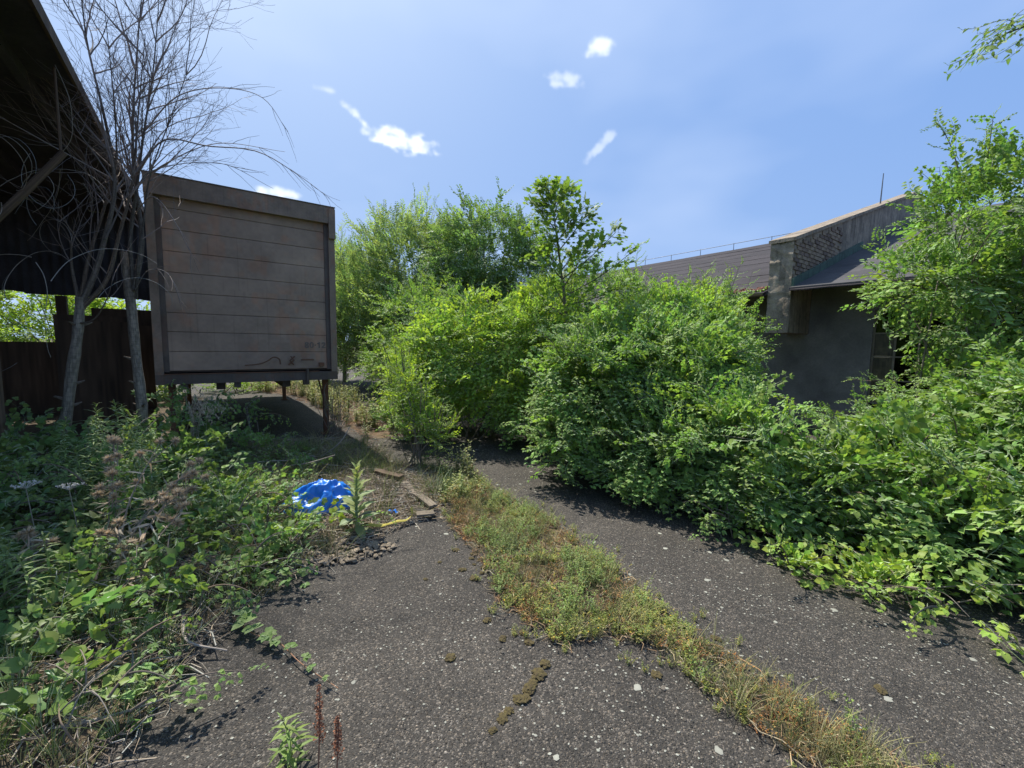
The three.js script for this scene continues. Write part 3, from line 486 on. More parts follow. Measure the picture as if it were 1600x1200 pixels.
function treeOf(name, label, cat, group, lobes, o) { // trunk and limbs reaching into the lobes
  R = rng(o.seed); const [bx, bz] = o.base, t = thing(name, label, cat, group, [bx, 0, bz]), lb = lobes.map(b => [b[0] - bx, b[1], b[2] - bz, b[3], b[4] ?? b[3], b[5] ?? b[3]]), F = new Foliage(o.spray, o.tint);
  const tr = new MB(), lm = new MB(), top = lb.reduce((m, b) => Math.max(m, b[1]), 0), mid = lb.reduce((m, b) => [m[0] + b[0] / lb.length, m[1] + b[2] / lb.length], [0, 0]);
  const tp = smoothLine([[0, -.05, 0], [rr(-.1, .1), top * .3, rr(-.1, .1)], [mid[0] * .6, top * .65, mid[1] * .6], [mid[0], top * 1.05, mid[1]]], 12); tr.tube(tp, taper(13, o.r || .09, .025), 8, [.6, .55, .5], .5);
  for (const b of lb) for (let k = 0; k < (o.limbs ?? 7); k++) { const i = 3 + Math.floor(R() * 7), e = unit(), s = tp[i], q = V(b[0] + e.x * b[3] * .8, b[1] + e.y * b[4] * .8, b[2] + e.z * b[5] * .8), m = s.clone().lerp(q, .5).add(V(rr(-.15, .15), rr(0, .3), rr(-.15, .15))); lm.tube(smoothLine([s, m, q], 8), taper(9, (o.r || .09) * .35, .005), 5, vary([.5, .46, .42], .2), .5); }
  fillLobes(F, lb, o); if (o.shoots) shoots(F, lm, lb, o.shoots, o.sh || {});
  mesh('trunk', tr.geo(), M.bark, t); mesh('limbs', lm.geo(), M.bark, t); F.build(t, 'crown'); return t;
}

// ================================================================= BUSHES AND TREES BEHIND THE TRACK
const GB = 'overgrown bushes along the track', GT = 'trees behind the container';
treeOf('willow_tree', 'tall pale green tree with upright feathery shoots beside the container edge', 'tree', GT, [[-3.7, 4.3, -15, 1.7, 1.8, 1.8], [-5.3, 3.2, -15.4, 1.5, 1.7, 1.5], [-2.4, 3.9, -15, 1.4, 1.7, 1.4], [-5.4, 1.7, -15, 1.6, 1.6, 1.5], [-3.6, 2.0, -14.4, 1.6, 1.6, 1.5]], { seed: 101, base: [-4, -15.2], spray: [...SPRAY.willow, ...SPRAY.tree], tint: GREEN.willow, dens: 44, up: .6, scale: 1.05, gap: -.2, shoots: 62, sh: { len: [.8, 1.7], rise: 2.2, scale: .8, step: .14, grav: .05, minY: .1 }, r: .14 });
treeOf('bushy_tree', 'slim light green tree standing close behind the container corner', 'tree', GT, [[-7.5, 3.6, -18, 1.5, 2.3, 1.5], [-7.6, 1.6, -17.6, 1.5, 1.6, 1.4], [-6.4, 2.6, -17, 1.3, 1.9, 1.3]], { seed: 102, base: [-7.2, -17.8], spray: [SPRAY.willow[0], ...SPRAY.tree], tint: GREEN.willow, dens: 38, up: .6, scale: 1.1, gap: -.3, shoots: 24, sh: { len: [.8, 1.6], rise: 2, scale: .8, grav: .05, minY: .1 } });
treeOf('round_tree', 'dense dark green round tree in the middle behind the bushes', 'tree', GT, [[-.7, 4.2, -12.4, 1.45, 1.45, 1.4], [-1.7, 4.0, -12.8, 1.0, 1.2, 1.1], [.1, 3.5, -12.2, 1.0, 1.2, 1], [-1.2, 2.7, -12, 1.4, 1.2, 1.2]], { seed: 103, base: [-.8, -12.6], spray: SPRAY.tree, tint: GREEN.deep, dens: 58, up: .2, gap: -.3, scale: .95, shoots: 26, sh: { len: [.4, .9], rise: 1.4, scale: .7, grav: .1 } });
bush('tall_shrub', 'light green leafy shrub low in front of the feathery tree', 'shrub', GB, [[-2.6, 2.1, -11.2, 1.05, 1.15, 1], [-3.2, 1.1, -11.4, 1.0, 1.0, .9], [-1.8, 1.8, -10.6, 1, 1.1, .9]], { seed: 104, base: [-2.6, -11.2], spray: SPRAY.tree, tint: GREEN.clem, dens: 46, scale: .85, shoots: 22, sh: { len: [.4, .9], rise: 1.6, scale: .7, grav: .1 } });
bush('clematis_bush', 'bright mound of climbing clematis behind the small sapling', 'bush', GB, [[-.45, 1.35, -7.9, 1.35, 1.25, 1.3], [-1.35, 1.1, -7.7, .95, 1.05, 1.0], [.5, 1.45, -7.6, 1.25, 1.2, 1.1], [-1.7, .75, -7.3, .55, .75, .6], [.25, .7, -7.0, .7, .7, .6]], { seed: 105, base: [-.4, -7.8], spray: SPRAY.clem, tint: GREEN.bright, dens: 92, droop: .35, shoots: 60, sh: { len: [.35, .8], rise: .9, scale: .8, grav: .5 } });
bush('background_shrub', 'dull green shrub mass right of the maple sapling', 'shrub', GB, [[1.6, 2.2, -8.6, 1.1, 1.25, 1.0], [2.6, 1.9, -8.4, 1.0, 1.15, 1.0], [.9, 2.0, -8.8, .9, 1.1, .9], [3.7, 1.7, -8.0, 1.0, 1.1, 1]], { seed: 106, base: [1.8, -8.6], spray: SPRAY.small, tint: GREEN.clem, dens: 120, scale: 1.15, shoots: 40, sh: { len: [.4, .9], rise: 1.6, scale: .9, grav: .15 } });
bush('clematis_bush', 'largest clematis mound, hanging over the asphalt before the hall', 'bush', GB, [[1.8, 1.1, -5.75, 1.15, 1.15, 1.1], [1.05, .95, -5.4, .75, 1.0, .75], [2.5, 1.25, -6.1, .9, .95, .85], [2.2, .8, -5.0, .72, .8, .75], [.62, .4, -5.0, .36, .5, .4], [1.8, .45, -4.7, .75, .6, .5], [1.75, .4, -4.4, .55, .52, .5], [2.25, .55, -4.1, .6, .65, .6]], { seed: 107, base: [1.9, -5.7], spray: SPRAY.clem, tint: GREEN.clem, dens: 120, droop: .5, gap: -.13, shoots: 60, sh: { len: [.3, .7], rise: .8, scale: .8, grav: .6 } });
bush('privet_bush', 'yellow green bush crown showing before the felt roof', 'bush', GB, [[2.75, 1.95, -6.7, .75, .62, .7], [3.25, 1.55, -6.7, .55, .65, .6], [2.2, 1.75, -6.8, .6, .7, .6], [3.05, .8, -6.4, .65, .8, .65]], { seed: 108, base: [2.9, -6.7], spray: SPRAY.clem, tint: GREEN.bright, dens: 95, scale: .9, up: .6, shoots: 44, sh: { len: [.25, .6], rise: 1.7, scale: .6, grav: .1 } });
bush('bramble_bush', 'broad bramble thicket spilling onto the asphalt at the right edge', 'bush', GB, [[2.85, .34, -3.75, .6, .45, .6], [3.4, .42, -3.7, .8, .55, .75], [4.15, .5, -3.7, .95, .62, .9], [4.9, .85, -3.4, 1.0, .9, 1.0], [3.35, .33, -2.9, .5, .42, .42], [4.1, .4, -2.6, .6, .5, .5], [2.5, .26, -3.75, .4, .36, .4]], { seed: 109, base: [3.8, -3.6], spray: [...SPRAY.bramble, SPRAY.clem[0]], tint: GREEN.clem, dens: 130, droop: .25, scale: .9, gap: -.2, shoots: 44, sh: { len: [.3, .6], rise: .5, scale: .8, grav: .6 } });
bush('elder_bush', 'tall leafy bush climbing in front of the steel window', 'bush', GB, [[5.2, 2.5, -5.2, .7, .5, .7], [6.0, 3.2, -5.2, 1.05, .95, .9], [6.0, 2.1, -5.1, .95, 1.0, .9], [5.5, .95, -4.6, .9, .8, .8], [6.6, 2.4, -5.0, 1.1, 1.5, 1], [4.6, .45, -4.6, .75, .5, .7]], { seed: 110, base: [5.6, -5], spray: [...SPRAY.clem, SPRAY.tree[0]], tint: GREEN.clem, dens: 80, droop: .2, gap: -.06, scale: .95, shoots: 70, sh: { len: [.5, 1.1], rise: 1.2, scale: .8, grav: .35 } });
// overhanging tree at the right edge of the view
{
  R = rng(120); const t = thing('overhanging_tree', 'tree beyond the right edge, one leafy branch tip in the upper corner', 'tree', null, [9.2, 0, -4.6]), tr = new MB(), lm = new MB(), F = new Foliage(SPRAY.cherry, GREEN.deep);
  tr.tube(smoothLine([[0, -.05, 0], [.1, 2, .1], [0, 4.2, 0], [.1, 6, .1]], 12), taper(13, .17, .05), 9, [.55, .5, .46], .5);
  const P = smoothLine([[0, 4.2, 0], [-1.6, 5.15, .1], [-3.4, 5.2, .1], [-4.3, 4.88, .1]], 16); lm.tube(P, taper(17, .05, .006), 6, [.5, .46, .42], .5);
  for (let k = 8; k < 17; k++) for (let q = 0; q < 7; q++) F.add(P[k].clone().add(V(rr(-.12, .12), rr(-.1, .12), rr(-.2, .2))), V(-.7 + rr(-.6, .6), rr(-.5, .35), rr(-.9, .9)), V(rr(-.3, .3), 1, rr(-.3, .3)), rr(.7, 1.1));
  const lb = [[.3, 6.2, 0, 1.7, 1.4, 1.6], [-.6, 5.6, .2, 1.3, 1, 1.2], [1.4, 5.4, .4, 1.3, 1.2, 1.3]]; fillLobes(F, lb, { dens: 26 });
  mesh('trunk', tr.geo(), M.bark, t); mesh('limb', lm.geo(), M.bark, t); F.build(t, 'crown');
}
// maple sapling
{
  R = rng(130); const t = thing('maple_sapling', 'young maple with large lobed leaves rising above the bushes', 'tree', null, [1.0, 0, -7.1]), tr = new MB(), lm = new MB(), F = new Foliage(SPRAY.maple, GREEN.maple, .15);
  const P = smoothLine([[0, -.03, 0], [-.06, 1.2, 0], [-.12, 2.3, 0], [-.22, 3.0, 0], [-.34, 3.75, 0], [-.4, 4.12, 0]], 24); tr.tube(P, taper(25, .035, .006), 7, [.5, .42, .34], .5);
  const br = (k, az, L, el, w) => { const s = P[k], d = V(Math.cos(az) * Math.cos(el), Math.sin(el), Math.sin(az) * Math.cos(el)), q = smoothLine([s, s.clone().addScaledVector(d, L * .5).add(V(0, .03, 0)), s.clone().addScaledVector(d, L).add(V(0, .14 * L, 0))], 8); lm.tube(q, taper(9, .012, .004), 5, [.45, .4, .3], .5); for (let i = 2; i <= 8; i++) for (let z = 0; z < w + (i % 2); z++) F.add(q[i].clone(), d.clone().addScaledVector(unit(), 1.0), V(rr(-.3, .3), 1, rr(-.3, .3)), rr(.65, 1)); };
  let az = 0; for (let k = 10; k < 24; k++) { az += 2.4; br(k, az, (.78 - (k - 10) * .04), .75, 1); }
  br(13, .1, 1.05, .62, 2); br(14, 3.0, .7, .8, 1); br(11, .3, 1.25, .45, 1); br(9, 3.2, .7, .5, 2); br(16, -.2, .75, .85, 2); br(10, .05, .95, .2, 2);
  for (let k = 0; k < 9; k++) F.add(P[24 - (k >> 1)].clone(), V(rr(-.6, .6), rr(.2, 1), rr(-.6, .6)), V(rr(-.3, .3), 1, rr(-.3, .3)), rr(.6, .85));
  mesh('trunk', tr.geo(), M.bark, t); mesh('branches', lm.geo(), M.bark, t); F.build(t, 'crown');
}
// small bright sapling shrub beside the track
bush('robinia_sapling', 'small bright green sapling growing from the track margin', 'shrub', null, [[-1.42, .95, -5.75, .3, .42, .3], [-1.25, .5, -5.6, .34, .42, .32], [-1.62, 1.2, -6.0, .26, .34, .26], [-1.0, .36, -5.45, .2, .36, .2], [-1.72, .62, -5.9, .2, .4, .24]], { seed: 140, base: [-1.3, -5.65], spray: SPRAY.small, tint: [.3, .46, .03], dens: 190, scale: .9, up: .6, thick: .8, gap: -.25, shoots: 26, sh: { len: [.2, .5], rise: 1.6, scale: .6, grav: .1, step: .08 }, foot: .16, r0: .008, canes: 14 });
// greenery seen under the shed's end wall
bush('sunlit_hedge', 'sunlit hedge seen through the opening of the dark shed', 'hedge', null, [[-10.5, 1.2, -9.2, 1.5, 1.7, 1.4], [-11.9, 1.5, -9.9, 1.5, 1.7, 1.4], [-9.6, 1.1, -11.0, 1.4, 1.6, 1.4], [-10.8, 2.2, -11.2, 1.6, 1.7, 1.5]].map(b => { const q = yardPt(15.6 + (b[2] + 10) * .35, -3.4 + (b[0] + 10.7) * 1.3); return [q.x, b[1], q.z, b[3], b[4], b[5]]; }), { seed: 150, base: [-11.5, -10.8], spray: SPRAY.tree, tint: GREEN.bright, dens: 34, scale: 1.1, shoots: 10 });
// low green growth behind the container and at the far end of the track
for (const [x, z, r, h, lab] of [[-9.4, -13.6, .7, .5, 'low leafy shrub behind the container, at its left end'], [-8.0, -15.4, .6, .45, 'low leafy shrub behind the container, near its middle'], [-4.6, -16, 1.0, .7, 'low leafy shrub at the far end of the track']]) bush('low_shrub', lab, 'shrub', 'low shrubs behind the container', [[x, h * .7, z, r, h, r * .8], [x + r, h * .5, z - .3, r * .7, h * .7, r * .7]], { seed: 160 + Math.round(x * -3), base: [x, z], spray: SPRAY.tree, tint: GREEN.bright, dens: 60, scale: .75, canes: 8 });
console.log('sprays', nSpray);
// ================================================================= DEAD TREES before the shed
function grow(mb, s, d, L, r, depth, o) {
  r *= .72; const n = depth > 1 ? 7 : 5, pts = [s.clone()], q = s.clone(), dir = d.clone().normalize();
  for (let k = 0; k < n; k++) { dir.addScaledVector(unit(), o.wig).add(V(0, o.lift, 0)).normalize(); q.addScaledVector(dir, L / n); pts.push(q.clone()); }
  mb.tube(pts, taper(n + 1, r, Math.max(.0014, r * .25)), depth > 1 ? 5 : 3, vary(o.col, .2), .5);
  if (depth <= 0) return;
  const m = Math.round(o.kids * rr(.7, 1.3)); for (let k = 0; k < m; k++) { const t = rr(.2, 1) * n, i = Math.min(n - 1, Math.floor(t)), P = pts[i].clone().lerp(pts[i + 1], t - i), tg = pts[i + 1].clone().sub(pts[i]).normalize(), e = tg.clone().multiplyScalar(.8).addScaledVector(unit(), .75); grow(mb, P, e, L * rr(.35, .6), r * .5, depth - 1, o); }
}
const DEAD = { wig: .16, lift: .05, kids: 5, col: [.21, .17, .15] };
function deadTree(name, label, base, trunk, tr0, stems, droop, seed) {
  R = rng(seed); const t = thing(name, label, 'dead tree', 'dead trees before the shed', [base[0], 0, base[1]]), rel = p => V(p[0] - base[0], p[1], p[2] - base[1]);
  const mb = new MB(), P = smoothLine(trunk.map(rel), 26), rad = P.map((p, k) => tr0 * (1 - .25 * k / 26) * (1 + .16 * N3(p.y * 6, seed, 1)) + (k < 3 ? .03 * (3 - k) / 3 : 0)); mb.tube(P, rad, 11, [.62, .56, .5], 1.2);
  for (let k = 0; k < 9; k++) { const i = 4 + Math.floor(R() * 20), a = rr(0, 6.28), s = P[i].clone().add(V(Math.cos(a) * tr0 * .8, 0, Math.sin(a) * tr0 * .8)); mb.tube([s, s.clone().add(V(Math.cos(a) * .07, .03, Math.sin(a) * .07))], [.018, .008], 5, [.5, .42, .36]); }
  mesh('trunk', mb.geo(), M.bark, t);
  for (const [pts, r, kids] of stems) {
    const st = new MB(), tw = new MB(), q = smoothLine(pts.map(rel), 22), rs = r * .68; st.tube(q, taper(23, rs, rs * .12, .9), 7, vary([.4, .34, .3], .12), .8); const lm = mesh('limb', st.geo(), M.bark, t);
    for (let k = 0; k < kids; k++) { const i = 5 + Math.floor(Math.pow(R(), .8) * 17), P2 = q[i], tg = q[Math.min(22, i + 1)].clone().sub(q[i - 1]).normalize(), out = V(rr(-.9, 1.0), rr(-.1, .6), rr(-.7, .7)); grow(tw, P2, tg.multiplyScalar(.75).add(out), rr(.5, 1.15), r * .36 * rr(.6, 1), P2.y > 3.1 ? 2 : 1, DEAD); }
    if (kids) mesh('twigs', tw.geo(), M.stem, lm);
  }
  for (const [pts, r] of droop) { const st = new MB(), q = smoothLine(pts.map(rel), 24); st.tube(q, taper(25, r, .002), 5, vary([.26, .22, .2], .15)); for (let k = 0; k < 9; k++) { const i = 8 + Math.floor(R() * 16), tg = q[Math.min(24, i + 1)].clone().sub(q[i - 1]).normalize(); grow(st, q[i], tg.add(V(rr(-.3, .3), rr(-.7, .5), rr(-.4, .4))), rr(.2, .5), .004, 0, { ...DEAD, lift: -.04 }); } mesh('drooping_branch', st.geo(), M.stem, t); }
  return t;
}
deadTree('dead_tree', 'bare dead tree whose grey trunk forks low into many upright stems', [-5.24, -4.7], [[-5.24, -.05, -4.7], [-5.19, .43, -4.7], [-5.08, .87, -4.7], [-5.01, 1.31, -4.72], [-4.94, 1.75, -4.75], [-4.93, 2.15, -4.8]], .058,
  [[[[-4.94, 2.05, -4.8], [-4.8, 2.41, -4.85], [-4.69, 2.85, -4.9], [-4.59, 3.37, -4.95], [-4.65, 3.88, -5.0], [-4.78, 4.46, -5.05], [-4.93, 5.1, -5.1], [-4.96, 6.1, -5.1]], .05, 17],
   [[[-4.95, 2.0, -4.8], [-4.72, 2.35, -4.9], [-4.62, 2.9, -5.0], [-4.52, 3.5, -5.1], [-4.5, 4.2, -5.2], [-4.42, 5.3, -5.3]], .042, 14],
   [[[-4.93, 2.1, -4.8], [-4.86, 2.6, -4.86], [-4.72, 3.2, -4.95], [-4.6, 3.7, -5.0], [-4.62, 4.4, -5.05], [-4.7, 5.5, -5.1]], .034, 9],
   [[[-4.95, 2.1, -4.8], [-5.05, 2.5, -4.85], [-5.0, 2.8, -4.8], [-5.2, 3.1, -4.8]], .03, 4],
   [[[-4.95, 1.85, -4.75], [-4.75, 1.9, -4.75], [-4.6, 2.2, -4.8], [-4.55, 2.6, -4.85]], .02, 3]],
  [[[[-4.6, 3.5, -5], [-5.0, 3.75, -4.7], [-5.4, 4.0, -4.4], [-5.6, 4.1, -4.2]], .008]], 201);
deadTree('dead_tree', 'bare dead tree with broken peeling trunk beside the container', [-4.78, -5.3], [[-4.79, -.05, -5.3], [-4.78, .28, -5.3], [-4.76, .79, -5.3], [-4.79, 1.44, -5.3], [-4.81, 2.09, -5.3], [-4.83, 2.5, -5.3], [-4.85, 2.76, -5.3]], .062,
  [[[[-4.76, 2.3, -5.3], [-4.64, 2.88, -5.32], [-4.68, 3.35, -5.35], [-4.75, 3.75, -5.4], [-4.73, 4.28, -5.4], [-4.68, 5.05, -5.45], [-4.55, 6.2, -5.5]], .05, 24],
   [[[-4.76, 2.4, -5.3], [-4.72, 2.9, -5.25], [-4.6, 3.5, -5.25], [-4.48, 4.1, -5.25], [-4.35, 4.9, -5.3], [-4.2, 5.9, -5.3]], .038, 22],
   [[[-4.74, 2.2, -5.3], [-4.6, 2.6, -5.2], [-4.5, 3.1, -5.2], [-4.4, 3.6, -5.2], [-4.1, 4.3, -5.2], [-3.7, 5.2, -5.2]], .026, 18]],
  [[[[-4.68, 3.7, -5.35], [-4.2, 4.05, -5.2], [-3.6, 3.95, -5.1], [-2.95, 3.85, -5.0], [-2.5, 3.6, -5.0], [-2.15, 3.35, -5.0]], .012], [[-4.6, 3.6, -5.3], [-4.2, 3.75, -5.2], [-3.5, 3.95, -5.1], [-2.7, 3.9, -5.1]].length ? [[[-4.6, 3.6, -5.3], [-4.2, 3.78, -5.2], [-3.5, 3.98, -5.1], [-2.7, 3.9, -5.1]], .009] : null, [[[-4.5, 4.2, -5.3], [-4.0, 4.55, -5.2], [-3.5, 4.65, -5.2], [-3.0, 4.55, -5.2], [-2.7, 4.15, -5.2]], .009], [[[-4.65, 3.5, -5.3], [-4.2, 3.62, -5.0], [-3.4, 3.72, -5], [-2.8, 3.45, -5]], .007], [[[-4.6, 3.2, -5.2], [-4.1, 3.3, -4.9], [-3.8, 3.0, -4.8], [-3.62, 2.6, -4.8]], .007], [[[-4.7, 2.3, -5.25], [-4.3, 2.5, -5.0], [-4.0, 2.45, -4.9], [-3.85, 2.1, -4.9]], .005]], 202);
{ // tangle of dead vine before the dark shed
  R = rng(210); const t = thing('dead_vine', 'tangle of pale curling dead vines hanging before the dark shed', 'vine', null, [-5.0, 0, -4.3]);
  for (let k = 0; k < 26; k++) { const mb = new MB(), p = [V(rr(-.7, .4), rr(1.7, 3.6), rr(-.4, .3))]; let d = V(rr(-1, 1), rr(-.6, .8), rr(-.3, .3)), cv = rr(-1.6, 1.6); for (let i = 0; i < 12; i++) { const c = Math.cos(cv * .25), s = Math.sin(cv * .25); d = V(d.x * c - d.y * s, d.x * s + d.y * c, d.z + rr(-.1, .1)).normalize(); cv += rr(-.5, .5); p.push(p[p.length - 1].clone().addScaledVector(d, rr(.06, .12))); } const q = smoothLine(p, 30); mb.tube(q, taper(31, rr(.002, .0055), .0015), 4, vary([.3, .28, .25], .25)); mesh('tendril', mb.geo(), M.stem, t); }
}

// ================================================================= LEFT FOREGROUND PLANTS
function goldenrodGeo(seed, h) {
  R = rng(seed); const st = new MB(), lf = new MB(), P = smoothLine([[0, -.03, 0], [rr(-.04, .04), h * .5, rr(-.04, .04)], [rr(-.06, .06), h, rr(-.06, .06)]], 12); st.tube(P, taper(13, .005, .002), 5, [.2, .24, .08]);
  const n = Math.round(90 * h + 14); for (let k = 0; k < n; k++) { const t = .12 + .88 * k / n, i = Math.min(11, Math.floor(t * 12)), B = P[i].clone().lerp(P[i + 1], t * 12 - i), a = k * 2.4, up = t > .9 ? 1.2 : .25, D = V(Math.cos(a), up + rr(-.15, .25), Math.sin(a)).normalize(), L = (.12 - .05 * t) * rr(.8, 1.2) * (t > .93 ? .6 : 1); lf.leaf(B, D, V(-D.x * D.y * .6, 1, -D.z * D.y * .6).normalize(), L, L * .085, vary(GREEN.gold, .22), { fold: .3, curl: rr(.25, .8), st: NAR }); }
  return [st.geo(), lf.geo()];
}
const goldG = [[301, 1.05], [302, .95], [303, .8], [304, .5], [305, .28]].map(q => goldenrodGeo(...q));
function goldenrod(x, z, v, turn, label, group) { const y = Math.max(groundY(x, z), hBed(x, z)), t = thing('goldenrod', label, 'plant', group, [x, y, z], turn); mesh('stem', goldG[v][0], M.stem, t); mesh('leaves', goldG[v][1], M.leaf, t); return t; }
R = rng(310);
for (const [x, z, v] of [[-3.33, -3.6, 0], [-3.42, -3.75, 1], [-3.61, -3.8, 0], [-3.74, -3.7, 0], [-3.63, -3.5, 1], [-3.5, -3.42, 1], [-3.25, -3.3, 1], [-3.15, -3.55, 2], [-3.64, -3.32, 2], [-3.05, -3.35, 2], [-3.4, -3.2, 2], [-3.85, -3.5, 1]]) goldenrod(x, z, v, R() * 6, 'tall leafy goldenrod stalk in the clump below the dead trees', 'goldenrod clump below the dead trees');
for (const [x, z, v] of [[-2.8, -2.2, 3], [-2.55, -2.1, 3], [-3.04, -2.4, 3], [-2.66, -2.3, 3], [-2.9, -2.0, 3], [-2.7, -1.95, 3], [-2.4, -2.2, 4], [-3.1, -2.15, 3]]) goldenrod(x, z, v, R() * 6, 'short bright goldenrod shoot at the left edge of the view', 'young goldenrod at the left edge');
goldenrod(-.86, -1.5, 4, 1, 'small green goldenrod seedling on the asphalt at the bottom edge', null).scale.setScalar(.85);
// dead thistles
function thistle(x, z, heads, label) {
  const y = hBed(x, z), t = thing('dead_thistle', label, 'plant', 'dead thistles', [x, y, z]), st = new MB();
  for (const [hx, hy, hz] of heads) {
    const e = V(hx - x, hy - y, hz - z), P = smoothLine([V(rr(-.03, .03), -.03, rr(-.03, .03)), V(e.x * .35 + rr(-.05, .05), e.y * .55, e.z * .35), e], 12); st.tube(P, taper(13, .007, .003), 5, vary([.3, .23, .16], .2));
    for (let k = 2; k < 12; k++) for (let q = 0; q < 3; q++) { const D = unit(); st.leaf(P[k], V(D.x, D.y * .6 - .2, D.z).normalize(), unit(), rr(.05, .12), rr(.004, .01), vary([.46, .38, .27], .3), { curl: rr(-.5, .8) }); }
    const m = 3 + Math.floor(R() * 4); for (let k = 0; k < m; k++) { const c = e.clone().add(k ? V(rr(-.1, .1), rr(-.14, .03), rr(-.1, .1)) : V(0, 0, 0)), hd = new MB(); if (k) st.tube([P[10], c], [.0035, .0025], 4, [.28, .22, .15]); const ax = V(rr(-.5, .5), 1, rr(-.5, .5)).normalize(); for (let b = 0; b < 110; b++) { const d = unit().add(ax.clone().multiplyScalar(.55)).normalize(); hd.leaf(c, d, unit(), rr(.022, .05), .0032, vary(d.dot(ax) > .6 ? [.6, .49, .33] : [.38, .29, .18], .3), { curl: rr(-.2, .4), fold: 0 }); } mesh('flower_head', hd.geo(), M.dry, t); }
  }
  mesh('stems', st.geo(), M.dry, t);
}
R = rng(320);
thistle(-2.55, -2.55, [[-2.58, .94, -3.0], [-2.38, .77, -3.1], [-2.42, .64, -2.9]], 'brown dead thistle leaning toward the blue bag, tallest heads');
thistle(-2.75, -2.75, [[-2.98, .91, -3.1], [-2.75, .76, -2.8], [-2.85, .84, -2.95]], 'brown dead thistle with heads in front of the goldenrod clump');
thistle(-2.3, -2.4, [[-2.26, .54, -2.8], [-2.44, .55, -2.5], [-2.3, .62, -2.7]], 'low brown dead thistle beside the bramble leaves');
thistle(-2.7, -2.2, [[-2.89, .52, -2.4], [-2.95, .48, -2.45]], 'small brown dead thistle by the left edge');
for (const [x, z, h, label] of [[-3.12, -2.6, .64, 'pale dry umbel head at the left edge of the view'], [-2.95, -2.7, .6, 'pale dry umbel head next to the dark undergrowth']]) { const t = thing('dry_umbel', label, 'plant', 'dry umbels', [x, hBed(x, z), z]), s = new MB(), u = new MB(); s.tube([V(0, 0, 0), V(.03, h * .6, 0), V(0, h, 0)], [.004, .003, .003], 4, [.3, .27, .2]); for (let k = 0; k < 26; k++) { const a = rr(0, 6.28), q = rr(.02, .07), e = V(Math.cos(a) * q, h + .04 - q * .2, Math.sin(a) * q); u.tube([V(0, h, 0), e], [.0012, .001], 3, [.5, .48, .42]); for (let b = 0; b < 5; b++) u.leaf(e, unit(), unit(), .012, .003, [.6, .58, .52]); } mesh('stem', s.geo(), M.dry, t); mesh('umbel', u.geo(), M.dry, t); }
{ // arching dry reed grass in front of the container
  R = rng(330); const t = thing('reed_grass', 'arching dry reed plumes growing before the container', 'grass clump', null, [-3.9, 0, -5.0]), s = new MB(); for (let k = 0; k < 16; k++) { const a = rr(-.6, 1.0), L = rr(.25, .5), b = V(rr(-.08, .08), 0, rr(-.08, .08)), P = smoothLine([b, V(b.x + .05, .62, b.z), V(b.x + Math.cos(a) * L * .5, .95 + rr(-.1, .12), b.z + Math.sin(a) * L * .3), V(b.x + Math.cos(a) * L, .85 + rr(-.15, .1), b.z + Math.sin(a) * L * .6)], 18); s.tube(P, taper(19, .003, .001), 3, [.42, .36, .26]); for (let i = 9; i < 19; i++) for (let q = 0; q < 5; q++) { const D = V(rr(-.5, .5), -1, rr(-.5, .5)).normalize(); s.leaf(P[i], D, unit(), rr(.025, .055), .002, vary([.5, .42, .32], .2)); } } mesh('plumes', s.geo(), M.dry, t);
}
// bramble clumps on the bed
const GBr = 'bramble clumps on the soil bed';
const br = (seed, label, lobes, o = {}) => bush('bramble_clump', label, 'bramble', GBr, lobes, { seed, base: [lobes[0][0], lobes[0][2]], spray: SPRAY.bramble, tint: GREEN.bramble, dens: 85, scale: .62, thick: .9, rough: .4, gap: -.12, droop: .2, canes: 10, r0: .005, foot: .3, shoots: 10, sh: { len: [.2, .5], rise: .3, scale: .5, grav: .5 }, ...o });
br(401, 'bramble leaves in the bottom left corner by the asphalt', [[-1.95, .1, -1.75, .32, .16, .22], [-2.3, .12, -1.8, .3, .18, .25], [-1.75, .08, -1.55, .22, .12, .15]], { scale: .85 });
br(402, 'bramble clump under the low thistle at the asphalt edge', [[-2.05, .12, -2.45, .3, .2, .3], [-1.85, .1, -2.7, .22, .14, .22], [-2.4, .15, -2.2, .3, .22, .25]], { scale: .8 });
br(403, 'bramble clump spreading toward the pebbles', [[-1.95, .12, -3.1, .3, .18, .28], [-2.3, .16, -3.2, .35, .24, .3], [-1.7, .08, -2.95, .2, .12, .2]], { scale: .75 });
br(404, 'bramble clump right before the blue bag', [[-1.85, .07, -3.45, .3, .12, .16], [-1.55, .06, -3.48, .22, .1, .13], [-2.25, .1, -3.5, .25, .14, .2]], { tint: GREEN.bright });
br(405, 'bramble clump behind the dead thistles', [[-2.75, .25, -3.6, .45, .36, .4], [-3.0, .3, -3.1, .5, .4, .45], [-2.5, .2, -3.9, .4, .3, .35]]);
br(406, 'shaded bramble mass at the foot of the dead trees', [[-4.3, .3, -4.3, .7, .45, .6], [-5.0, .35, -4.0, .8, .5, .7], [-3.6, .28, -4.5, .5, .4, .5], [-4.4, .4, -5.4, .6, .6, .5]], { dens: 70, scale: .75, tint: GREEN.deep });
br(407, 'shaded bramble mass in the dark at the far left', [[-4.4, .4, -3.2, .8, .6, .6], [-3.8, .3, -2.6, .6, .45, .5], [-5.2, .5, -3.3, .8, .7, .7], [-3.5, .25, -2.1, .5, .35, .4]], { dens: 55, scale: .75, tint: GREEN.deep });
br(408, 'green nettle patch in the container shadow', [[-3.7, .2, -5.6, .5, .3, .4], [-3.1, .16, -5.3, .45, .24, .4], [-4.2, .35, -6.2, .45, .5, .4], [-2.6, .1, -5.0, .4, .14, .3]], { dens: 60, scale: .6 });
